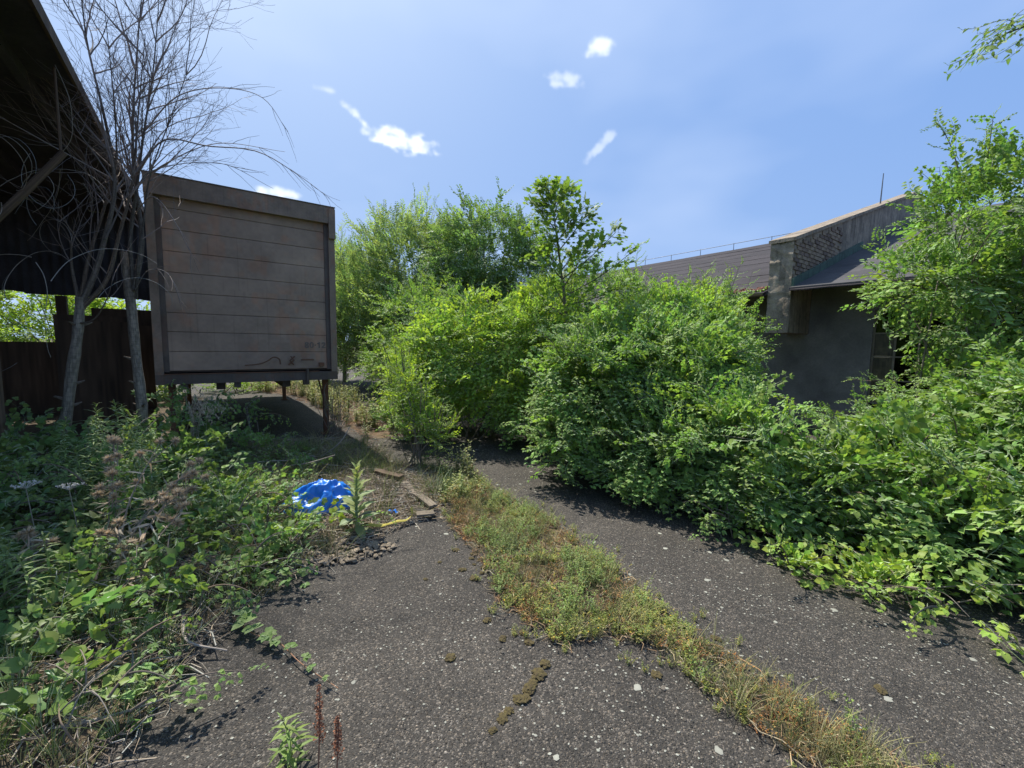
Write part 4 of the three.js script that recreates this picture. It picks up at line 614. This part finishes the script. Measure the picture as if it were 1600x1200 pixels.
br(409, 'leafy patch along the left edge behind the young goldenrod', [[-2.9, .2, -1.9, .4, .3, .35], [-2.6, .16, -2.6, .4, .26, .35], [-3.2, .25, -2.4, .4, .35, .35], [-2.5, .12, -1.6, .35, .2, .25]], { dens: 42, scale: .6 });
// bramble ground cover along the foot of the right thicket
br(410, 'low bramble leaves creeping over the asphalt below the right thicket', [[2.55, .1, -2.75, .42, .14, .22], [2.95, .1, -2.42, .42, .15, .24], [3.4, .12, -2.2, .5, .17, .28], [2.2, .07, -3.05, .28, .1, .2], [3.9, .14, -2.1, .5, .2, .3]], { tint: GREEN.bright, dens: 130, scale: .6 });
br(411, 'small bramble spray at the foot of the largest clematis mound', [[2.0, .12, -3.65, .22, .16, .18], [1.55, .08, -4.15, .3, .1, .16]], { tint: GREEN.clem });
{ // runner creeping onto the asphalt
  R = rng(420); const t = thing('bramble_runner', 'single bramble runner creeping across the asphalt', 'bramble', null, [-1.63, 0, -2.32]), s = new MB(), P = smoothLine([[0, .06, 0], [.2, .035, .11], [.34, .03, .15], [.56, .03, .31], [.81, .02, .45]], 20); s.tube(P, taper(21, .005, .002), 6, [.3, .16, .09]); mesh('stem', s.geo(), M.stem, t);
  for (let k = 1; k < 21; k += k < 9 ? 2 : 2) { const sz = .075 * (1 - .72 * k / 20), a0 = rr(0, 6.28), E2 = P[k].clone().add(V(Math.cos(a0) * .02, .025, Math.sin(a0) * .02)), lf = new MB(); lf.tube([P[k], E2], [.0015, .001], 3, [.3, .25, .08]); for (let q = 0; q < 5; q++) { const a = a0 + (q - 2) * .85, D = V(Math.cos(a), rr(0, .3), Math.sin(a)).normalize(); lf.leaf(E2, D, V(rr(-.3, .3), 1, rr(-.3, .3)).normalize(), sz * rr(.8, 1.1), sz * .4, vary([.16, .28, .04], .15), { st: RND, curl: .25 }); } mesh('leaf', lf.geo(), M.leaf, t); }
}
// ================================================================= MULLEIN, BAG AND RUBBISH
{
  R = rng(430); const t = thing('mullein', 'upright young mullein with big grey green leaves beside the blue bag', 'plant', null, [-1.36, hBed(-1.36, -3.56), -3.56]), s = new MB(); s.tube([V(0, -.02, 0), V(.0, .3, 0), V(.01, .62, 0)], [.014, .012, .005], 8, [.24, .3, .12]); mesh('stem', s.geo(), M.stem, t);
  for (let k = 0; k < 40; k++) { const q = k / 39, a = k * 2.4, L = (k < 5 ? .2 : .23 - .15 * q) * rr(.85, 1.12), el = k < 5 ? .08 : .45 + .75 * q, D = V(Math.cos(a) * Math.cos(el), Math.sin(el), Math.sin(a) * Math.cos(el)), lf = new MB(); lf.leaf(V(.01 * q, .03 + .57 * q, 0), D, V(-Math.cos(a) * Math.sin(el), Math.cos(el), -Math.sin(a) * Math.sin(el)), L, L * .22, vary(mixc([.24, .32, .12], [.32, .4, .08], q), .12), { st: [[.2, .55], [.45, 1], [.75, .8]], fold: .35, curl: rr(.2, .5) }); mesh('leaf', lf.geo(), M.leaf, t); }
}
{ // crumpled blue bag
  const mb = new MB(), nu = 64, nv = 30; for (let j = 0; j <= nv; j++) for (let i = 0; i <= nu; i++) { const a = i / nu * Math.PI * 2, f = j / nv, ca = Math.cos(a), sa = Math.sin(a), r0 = Math.pow(f, .8) * (f > .92 ? 1 - (f - .92) * 1.5 : 1), cx = ca, cy = 1 - Math.pow(f, 1.7), cz = sa; const fold = Math.abs(N3(ca * r0 * 2.2 + 3, .4, sa * r0 * 3.0)) * .4 + Math.abs(N3(ca * r0 * 4.5 + sa * 1.2, 2, sa * r0 * 5 + 2)) * .17 + Math.abs(N3(ca * r0 * 11, cy * 8, sa * r0 * 11)) * .05, k = 1.08 - fold; mb.v(cx * r0 * .34 * k * (1 + .14 * N3(ca, 1, sa)) + .05 * cy, Math.max(0, cy * .29 * (1.1 - fold * 1.1) + .012 * N3(cx * r0 * 11, 3, cz * r0 * 11)), cz * r0 * .24 * k, [1, 1, 1], i / nu, j / nv); }
  for (let j = 0; j < nv; j++) for (let i = 0; i < nu; i++) { const a = j * (nu + 1) + i; mb.q(a, a + 1, a + nu + 2, a + nu + 1); }
  const m = mesh('plastic_bag', mb.geo(), M.bag); m.position.set(-1.86, hBed(-1.86, -3.92) - .01, -3.92); m.rotation.y = .35; m.scale.set(1.15, .95, 1.1); tag(m, 'crumpled bright blue plastic bag lying on the litter', 'bag');
  const s = new MB(); for (let k = 0; k < 8; k++) for (const w of [-.02, .02]) s.v(k * .014, .02 + .015 * Math.sin(k * 1.7), w + .012 * Math.sin(k * 2.3), [1, 1, 1]); for (let k = 0; k < 7; k++) s.q(2 * k, 2 * k + 2, 2 * k + 3, 2 * k + 1); const q = mesh('plastic_scrap', s.geo(), M.bag); q.position.set(-1.2, hBed(-1.2, -3.95), -3.95); tag(q, 'small blue plastic scrap right of the mullein', 'litter');
}
function plank(label, x, z, L, w, th, turn, tilt, mat) { const g = new THREE.BoxGeometry(L, th, w, 14, 1, 3), p = g.attributes.position; for (let k = 0; k < p.count; k++) { const e = Math.abs(p.getX(k)) > L * .49 ? .03 : .006; p.setXYZ(k, p.getX(k) + e * N3(p.getZ(k) * 60, 1, x * 9), p.getY(k) + .006 * N3(p.getX(k) * 6, 2, 1), p.getZ(k) + .01 * N3(p.getX(k) * 5, 4, z)); } g.computeVertexNormals(); const u = g.attributes.uv; for (let k = 0; k < u.count; k++) u.setXY(k, p.getZ(k) * 2 + .3, p.getX(k) * 1.2); const m = mesh('weathered_plank', g, mat); m.position.set(x, Math.max(groundY(x, z), hBed(x, z)) + th / 2 + .045, z); m.rotation.set(0, turn, tilt); tag(m, label, 'plank', 'planks by the mullein'); }
plank('dark broken end of plank behind the mullein', -1.45, -4.83, .48, .09, .03, -.62, .03, M.postWood);
plank('long pale weathered plank slanting across the litter', -1.0, -4.33, .8, .085, .022, -.94, -.02, M.wood);
plank('short pale plank piece at the litter edge near the weeds', -.82, -3.9, .17, .1, .018, .25, .02, M.wood);
{ const mb = new MB(), P = smoothLine([[-1.28, .03, -3.6], [-1.15, .025, -3.63], [-1.05, .04, -3.7], [-.97, .035, -3.76], [-.93, .07, -3.82], [-.95, .12, -3.86]], 22); P.forEach((p, k) => { const w = .028 + .01 * N3(k * .4, 1, 1), y = hBed(p.x, p.z) + .035; mb.v(p.x, p.y + y, p.z - w, [.42, .36, .06]); mb.v(p.x + .01, p.y + y + .012, p.z, [.5, .42, .08]); mb.v(p.x, p.y + y, p.z + w, [.4, .33, .06]); }); for (let k = 0; k < 22; k++) for (const s of [0, 1]) mb.q(3 * k + s, 3 * k + s + 1, 3 * k + s + 4, 3 * k + s + 3); tag(mesh('withered_leaf', mb.geo(), M.dry), 'long yellow withered leaf curling from the mullein foot', 'leaf'); }

// ================================================================= GROUND DETAIL (nobody could count it)
function scatter(name, label, cat, geo, mat, n, place) { const im = new THREE.InstancedMesh(geo, mat, n), q = new THREE.Quaternion(), e = new THREE.Euler(); let k = 0, tries = 0; while (k < n && tries++ < n * 30) { const r = place(); if (!r) continue; q.setFromEuler(e.set(...r.rot, 'YXZ')); im.setMatrixAt(k, _m.compose(r.p, q, r.s)); im.setColorAt(k, _c.setRGB(...r.c)); k++; } im.count = k; im.name = numbered(name); im.castShadow = im.receiveShadow = true; scene.add(im); tag(im, label, cat, null, 'stuff'); return im; }
const VC = o => STD({ vertexColors: true, ...o });
{ // lichen crusts on the asphalt
  R = rng(501); const mb = new MB(), c = mb.v(0, .003, 0, [1, 1, 1]), n = 11; for (let k = 0; k < n; k++) mb.v(Math.cos(k / n * 6.283) * (1 + .3 * N3(k, 1, 1) + rr(-.2, .2)), .0012, Math.sin(k / n * 6.283) * (1 + rr(-.25, .25)), [.85, .85, .85]); for (let k = 0; k < n; k++) mb.t(c, 1 + (k + 1) % n, 1 + k);
  scatter('lichen', 'pale lichen crusts dotted over the asphalt', 'lichen', mb.geo(), M.lichen, 7000, () => { const x = rr(-1.9, 4), z = -rr(.9, 7.5), cl = fbm(x * 1.1 + 5, 2, z * 1.1, 2); if (cl < rr(-.3, .35)) return null; const big = R() < .022, r = big ? rr(.01, .019) : rr(.002, .0065); const k = rr(.75, 1.1); return { p: V(x, groundY(x, z) + .001, z), rot: [0, rr(0, 6.28), 0], s: V(r * rr(.7, 1.3), 1, r), c: [.34 * k, .335 * k, .28 * k] }; });
}
const inStrip = (x, z) => sdPoly(strip, x, z), inBed = (x, z) => sdPoly(bedOutline, x, z);
// moss cushions
const mossG = [0, 1, 2].map(s => { const g = new THREE.IcosahedronGeometry(1, 4), p = g.attributes.position, c = []; for (let k = 0; k < p.count; k++) { const v = V(p.getX(k), p.getY(k), p.getZ(k)), r = 1 + .45 * N3(v.x * 2 + s * 5, v.y * 2, v.z * 2) + .3 * N3(v.x * 7, v.y * 7, v.z * 7 + s); p.setXYZ(k, v.x * r, v.y * r * .45, v.z * r); const m = mixc([.05, .036, .018], [.095, .075, .025], clamp(.5 + N3(v.x * 5, v.y * 5, v.z * 5 + s) * 1.4, 0, 1)); c.push(...m); } g.setAttribute('color', new THREE.Float32BufferAttribute(c, 3)); g.computeVertexNormals(); return g; });
R = rng(510); let ms = 0;
for (const [x, z] of [[-.54, -3.09], [-.60, -2.85], [-.27, -3.06], [-.19, -3.01], [-.10, -2.91], [-.16, -3.20], [-.25, -2.86], [.16, -1.99], [.11, -1.90], [.77, -2.00], [.65, -2.26], [-.03, -2.25], [.04, -2.29], [.28, -2.24], [-.31, -2.10], [.80, -2.25], [.92, -2.20], [.98, -2.19], [-1.68, -3.02], [-.13, -2.41], [.09, -2.3], [.64, -2.52], [1.20, -1.91], [1.86, -1.92], [.09, -1.85], [.01, -1.78], [1.21, -2.27], [-.25, -3.34], [-.44, -3.28], [-.36, -3.39], [-.11, -2.79], [.2, -2.06], [.12, -2.22], [1.1, -1.8], [1.3, -1.6], [1.42, -1.52], [-.3, -3.15], [-.35, -2.98], [-.22, -3.12], [-.05, -3.0], [1.0, -2.08], [1.15, -1.98], [.06, -1.84], [-.02, -1.74], [-.06, -1.68], [.13, -1.94], [-.14, -2.97], [-.08, -3.08], [-.2, -2.94], [-.28, -3.22], [-.12, -3.12]]) { const r = rr(.013, .026) * (x > .05 && x < .2 && z > -2.05 ? 1.3 : 1), m = mesh('moss_cushion', mossG[ms++ % 3], M.moss); m.position.set(x, Math.max(groundY(x, z), hStrip(x, z)) + r * .2, z); m.scale.set(r * rr(.9, 1.5), r, r * rr(.9, 1.3)); m.rotation.y = rr(0, 6); tag(m, 'small dark brown green moss cushion on the asphalt beside the weed strip', 'moss', 'moss cushions on the asphalt'); }
// pebbles by the mullein foot, loose grit
{ R = rng(520); const g = new THREE.IcosahedronGeometry(1, 2), p = g.attributes.position, c = []; for (let k = 0; k < p.count; k++) { const r = 1 + .2 * N3(p.getX(k) * 1.3, p.getY(k) * 1.3, p.getZ(k) * 1.3); p.setXYZ(k, p.getX(k) * r, p.getY(k) * r * .6, p.getZ(k) * r); c.push(1, 1, 1); } g.setAttribute('color', new THREE.Float32BufferAttribute(c, 3)); g.computeVertexNormals();
  scatter('pebbles', 'pale pebbles heaped at the soil edge below the mullein', 'pebbles', g, M.stone, 300, () => { const a = rr(0, 6.28), q = Math.sqrt(R()), x = -1.34 + Math.cos(a) * q * .4, z = -3.2 + Math.sin(a) * q * .17 - (x + 1.34) * .25, r = .009 + .018 * R() * R(), k = rr(.6, 1.15); return { p: V(x, Math.max(groundY(x, z), hBed(x, z)) + r * .3 + .02 * R(), z), rot: [rr(-.3, .3), rr(0, 6), 0], s: V(r * rr(.9, 1.6), r, r), c: [1.0 * k, .86 * k, .68 * k] }; });
  scatter('grit', 'loose stones and grit scattered on the asphalt near the soil edge', 'grit', g, M.stone, 900, () => { const x = rr(-1.9, 3), z = -rr(1.2, 6.5), d = Math.min(Math.abs(inStrip(x, z)), Math.abs(inBed(x, z))); if (R() > Math.exp(-d * 3.5)) return null; const r = .003 + .008 * R() ** 3, k = rr(.3, .9); return { p: V(x, Math.max(groundY(x, z), hBed(x, z), hStrip(x, z)) + r * .3, z), rot: [0, rr(0, 6), 0], s: V(r, r, r * 1.3), c: [.9 * k, .84 * k, .76 * k] }; });
}
// twigs and straw
{ R = rng(530); const mb = new MB(); mb.tube([V(-.5, 0, 0), V(-.15, .03, .02), V(.2, .01, -.03), V(.5, .03, .03)], [.006, .007, .006, .003], 4, [1, 1, 1]); const g = mb.geo();
  const twig = (n, x0, x1, z0, z1, H, test, len, name, label, cols) => scatter(name, label, 'litter', g, VC({}), n, () => { const x = rr(x0, x1), z = rr(z0, z1); if (!test(x, z)) return null; const L = len[0] + (len[1] - len[0]) * R() ** 2; return { p: V(x, Math.max(H(x, z), groundY(x, z)) + rr(.002, .03), z), rot: [rr(-.12, .12), rr(0, 6.28), rr(-.25, .25)], s: V(L, rr(.25, .55), rr(.25, .55)), c: vary(cols[Math.floor(R() * cols.length)], .25) }; });
  twig(9000, -5.5, -.5, -7, -1, hBed, (x, z) => inBed(x, z) > -.05, [.06, .5], 'dry_litter', 'dry twigs and straw covering the soil bed', [[.2, .16, .12], [.3, .25, .19], [.12, .09, .07], [.38, .33, .26]]);
  twig(1300, -1.9, -.6, -5.2, -3.35, hBed, (x, z) => inBed(x, z) > -.08, [.04, .25], 'straw', 'pale straw around the plank and mullein', [[.36, .3, .22], [.24, .19, .14], [.42, .36, .28]]);
  twig(2600, -10.5, -1.8, -17, -6.8, hBed2, (x, z) => sdPoly(bed2, x, z) > -.1, [.08, .5], 'rust_litter', 'rust brown litter along the track beside the container', [[.3, .17, .1], [.26, .18, .13], [.36, .3, .25]]);
  twig(1500, -1, 2.2, -5.4, -.7, hStrip, (x, z) => inStrip(x, z) > -.07, [.04, .22], 'strip_straw', 'dry stalks among the weeds of the joint strip', [[.4, .32, .2], [.34, .22, .12], [.22, .15, .09]]);
}
for (const [pts, lab] of [[[[-3.1, .16, -4.6], [-2.6, .14, -4.35], [-2.1, .1, -4.45]], 'long grey stick lying left of the blue bag'], [[[-3.0, .1, -5.2], [-2.5, .22, -4.9], [-2.05, .38, -4.75]], 'slanting bare stick rising before the container shadow'], [[[-2.6, .12, -5.6], [-2.3, .35, -5.5], [-2.2, .55, -5.6]], 'upright bent stick in the container shadow'], [[[-3.6, .14, -4.9], [-2.9, .2, -5.1], [-2.2, .12, -5.2]], 'long low branch across the shaded litter'], [[[-1.95, .05, -2.35], [-1.72, .07, -2.1], [-1.5, .04, -2.08]], 'thin pale stalk over the asphalt edge'], [[[-1.95, .08, -1.55], [-1.72, .06, -1.66], [-1.56, .02, -1.82]], 'dry straight stalk at the bottom left corner']]) { R = rng(540 + pts[0][0] * 10); const mb = new MB(), P = smoothLine(pts, 14); mb.tube(P, taper(15, .011, .004), 6, [.3, .26, .22]); for (let k = 0; k < 4; k++) grow(mb, P[4 + k * 2], V(rr(-1, 1), rr(0, .6), rr(-1, 1)), .2, .004, 0, DEAD); tag(mesh('fallen_branch', mb.geo(), M.stem), lab, 'stick', 'fallen sticks on the litter'); }
// weeds
function tuft(seed, n, h, wid, cols, o = {}) { R = rng(seed); const mb = new MB(); for (let k = 0; k < n; k++) { const a = rr(0, 6.28), q = rr(0, .03) * (o.sp || 1), B = V(Math.cos(a) * q, -.005, Math.sin(a) * q), hh = h * rr(.5, 1.1), lean = rr(.1, .6) * (o.lean || 1), P = [B, B.clone().add(V(Math.cos(a) * lean * hh * .4, hh * .6, Math.sin(a) * lean * hh * .4)), B.clone().add(V(Math.cos(a) * lean * hh, hh, Math.sin(a) * lean * hh))], c = vary(cols[Math.floor(R() * cols.length)], .2); mb.tube(smoothLine(P, 4), taper(5, wid, wid * .35), 3, c); if (o.leaf) for (let i = 0; i < o.leaf; i++) { const t = rr(.15, 1), E2 = P[0].clone().lerp(P[1], Math.min(1, t * 1.7)).lerp(P[2], Math.max(0, t * 2 - 1)); mb.leaf(E2, V(rr(-1, 1), rr(0, .9), rr(-1, 1)).normalize(), V(rr(-.5, .5), 1, rr(-.5, .5)).normalize(), o.ll * rr(.6, 1.3), o.ll * .24, vary(c, .2), { st: OV }); } if (o.flower && R() < o.flower) { for (let i = 0; i < 7; i++) mb.leaf(P[2], V(Math.cos(i * .9), .35, Math.sin(i * .9)).normalize(), V(0, 1, 0), .007, .003, o.fc, { st: RND }); } } return mb.geo(); }
const W1 = [1, 1, 1];
const weedY = tuft(601, 16, .12, .0011, [[.24, .32, .03], [.3, .36, .03], [.34, .34, .05]], { leaf: 9, ll: .014, flower: .16, fc: [.7, .5, .02] });
const weedG = tuft(602, 14, .17, .0011, [[.2, .32, .05], [.25, .36, .05]], { leaf: 9, ll: .016, flower: .05, fc: [.7, .7, .6] });
const weedO = tuft(603, 14, .08, .001, [[.3, .14, .04], [.34, .22, .07], [.22, .12, .05]], { leaf: 5, ll: .01, lean: 1.6 });
const grassD = tuft(604, 18, .15, .0011, [[.4, .35, .17], [.3, .28, .1], [.24, .28, .07]], { lean: 1.5 });
const tallW = tuft(605, 9, .55, .0028, [[.22, .3, .05], [.3, .33, .06], [.36, .3, .1]], { leaf: 12, ll: .05, lean: .35, sp: 2 });
const grassG = tuft(606, 22, .2, .0018, [[.18, .28, .04], [.24, .33, .05]], { lean: 1.2 });
R = rng(610);
const weedAt = (H, inside, x0, x1, z0, z1, f, sc) => () => { const x = rr(x0, x1), z = rr(z0, z1), d = inside(x, z); if (d < -.03 || R() > f(x, z, d)) return null; const s = sc[0] + (sc[1] - sc[0]) * R(), t = rr(.8, 1.25); return { p: V(x, Math.max(H(x, z), groundY(x, z)), z), rot: [0, rr(0, 6.28), 0], s: V(s * 1.2, s * rr(.7, 1.2), s * 1.2), c: [t, t, t] }; };
const lush = (x, z) => smooth(-1.9, -2.5, z) * .86 + .14;
scatter('weeds', 'yellow green flowering weeds in the joint between asphalt slabs', 'weeds', weedY, M.leaf, 480, weedAt(hStrip, inStrip, -1, 2.2, -5.4, -.7, (x, z, d) => lush(x, z) * (.12 + smooth(-.1, .3, N3(x * 2.3, 1, z * 2.3))), [.35, .85]));
scatter('weeds', 'taller fine green weeds with white specks in the joint strip', 'weeds', weedG, M.leaf, 230, weedAt(hStrip, inStrip, -1, 2.2, -5.4, -.7, (x, z, d) => smooth(.2, -.2, N3(x * 2.1, 4, z * 2.1)) * lush(x, z), [.35, .9]));
scatter('weeds', 'rusty orange low weeds in the joint strip', 'weeds', weedO, M.dry, 330, weedAt(hStrip, inStrip, -1, 2.2, -5.4, -.7, (x, z, d) => .25 + .6 * smooth(0, .3, N3(x * 2.7, 7, z * 2.7)), [.5, 1.1]));
scatter('dry_grass', 'dry straw coloured grass in the narrow end of the joint strip', 'grass', grassD, M.dry, 560, weedAt(hStrip, inStrip, -1, 2.2, -5.4, -.7, (x, z) => .35 + .65 * smooth(-2.5, -1.7, z), [.5, 1.1]));
scatter('tall_weeds', 'tall thin yellow green weeds along the far track margin', 'weeds', tallW, M.leaf, 170, weedAt(hBed2, (x, z) => sdPoly(bed2, x, z), -9, -1.8, -15, -6.8, (x, z, d) => .15 + smooth(-.1, .25, N3(x * 1.2, 2, z * 1.2)), [.5, 1.05]));
scatter('tall_weeds', 'upright weeds at the head of the joint strip', 'weeds', tallW, M.leaf, 11, weedAt(hStrip, inStrip, -1, 0, -5.5, -4.1, () => 1, [.45, .8]));
scatter('grass', 'green grass and small weeds scattered through the soil bed', 'grass', grassG, M.leaf, 330, weedAt(hBed, inBed, -5, -.6, -7, -1.2, (x, z, d) => .1 + smooth(-.05, .3, N3(x * 1.6, 9, z * 1.6)), [.4, 1.3]));
scatter('dry_grass', 'bleached grass through the left soil bed', 'grass', grassD, M.dry, 700, weedAt(hBed, inBed, -5, -.8, -6.5, -1.2, (x, z, d) => .3, [.7, 1.8]));
scatter('weeds', 'sparse seedlings scattered on the asphalt beside the joint strip', 'weeds', weedY, M.leaf, 60, () => { const x = rr(-.6, 2.2), z = rr(-4.4, -1.2), d = inStrip(x, z); if (d > -.02 || d < -.22) return null; const s = rr(.25, .55); return { p: V(x, groundY(x, z), z), rot: [0, rr(0, 6), 0], s: V(s, s, s), c: [1, 1, 1] }; });
// dry dock stems at the bottom edge
for (const [x, z, h, lab] of [[-.745, -1.5, .36, 'rust brown dry dock stem at the bottom edge, taller one'], [-.665, -1.48, .25, 'rust brown dry dock stem at the bottom edge, shorter one']]) { R = rng(620 + h * 100); const t = thing('dry_dock', lab, 'plant', 'dry dock stems', [x, groundY(x, z), z]), s = new MB(), f = new MB(); s.tube([V(0, -.01, 0), V(.01, h * .5, 0), V(.015, h, 0)], [.003, .003, .0015], 5, [.24, .11, .06]); for (let k = 0; k < 260; k++) { const y = h * rr(.35, 1), w = .018 * (1.1 - y / h) + .005; f.leaf(V(.01 + rr(-w, w), y, rr(-w, w)), unit(), unit(), .009, .0035, vary([.26, .11, .055], .3), { st: RND }); } mesh('stem', s.geo(), M.stem, t); mesh('seed_heads', f.geo(), M.dry, t); }
// dead vine and yellowing growth on the front leg of the container
bush('leg_climber', 'yellowing climber wrapped around the front leg of the container', 'climber', null, [[-3.25, .55, -7.45, .2, .6, .2], [-3.05, .3, -7.3, .25, .35, .25]], { seed: 630, base: [-3.2, -7.4], spray: SPRAY.small, tint: [.24, .22, .05], dens: 60, scale: .5, canes: 26, foot: .12, r0: .006, thick: .9, gap: -.1 });
console.log('all', nSpray);
renderer.render(scene, camera);
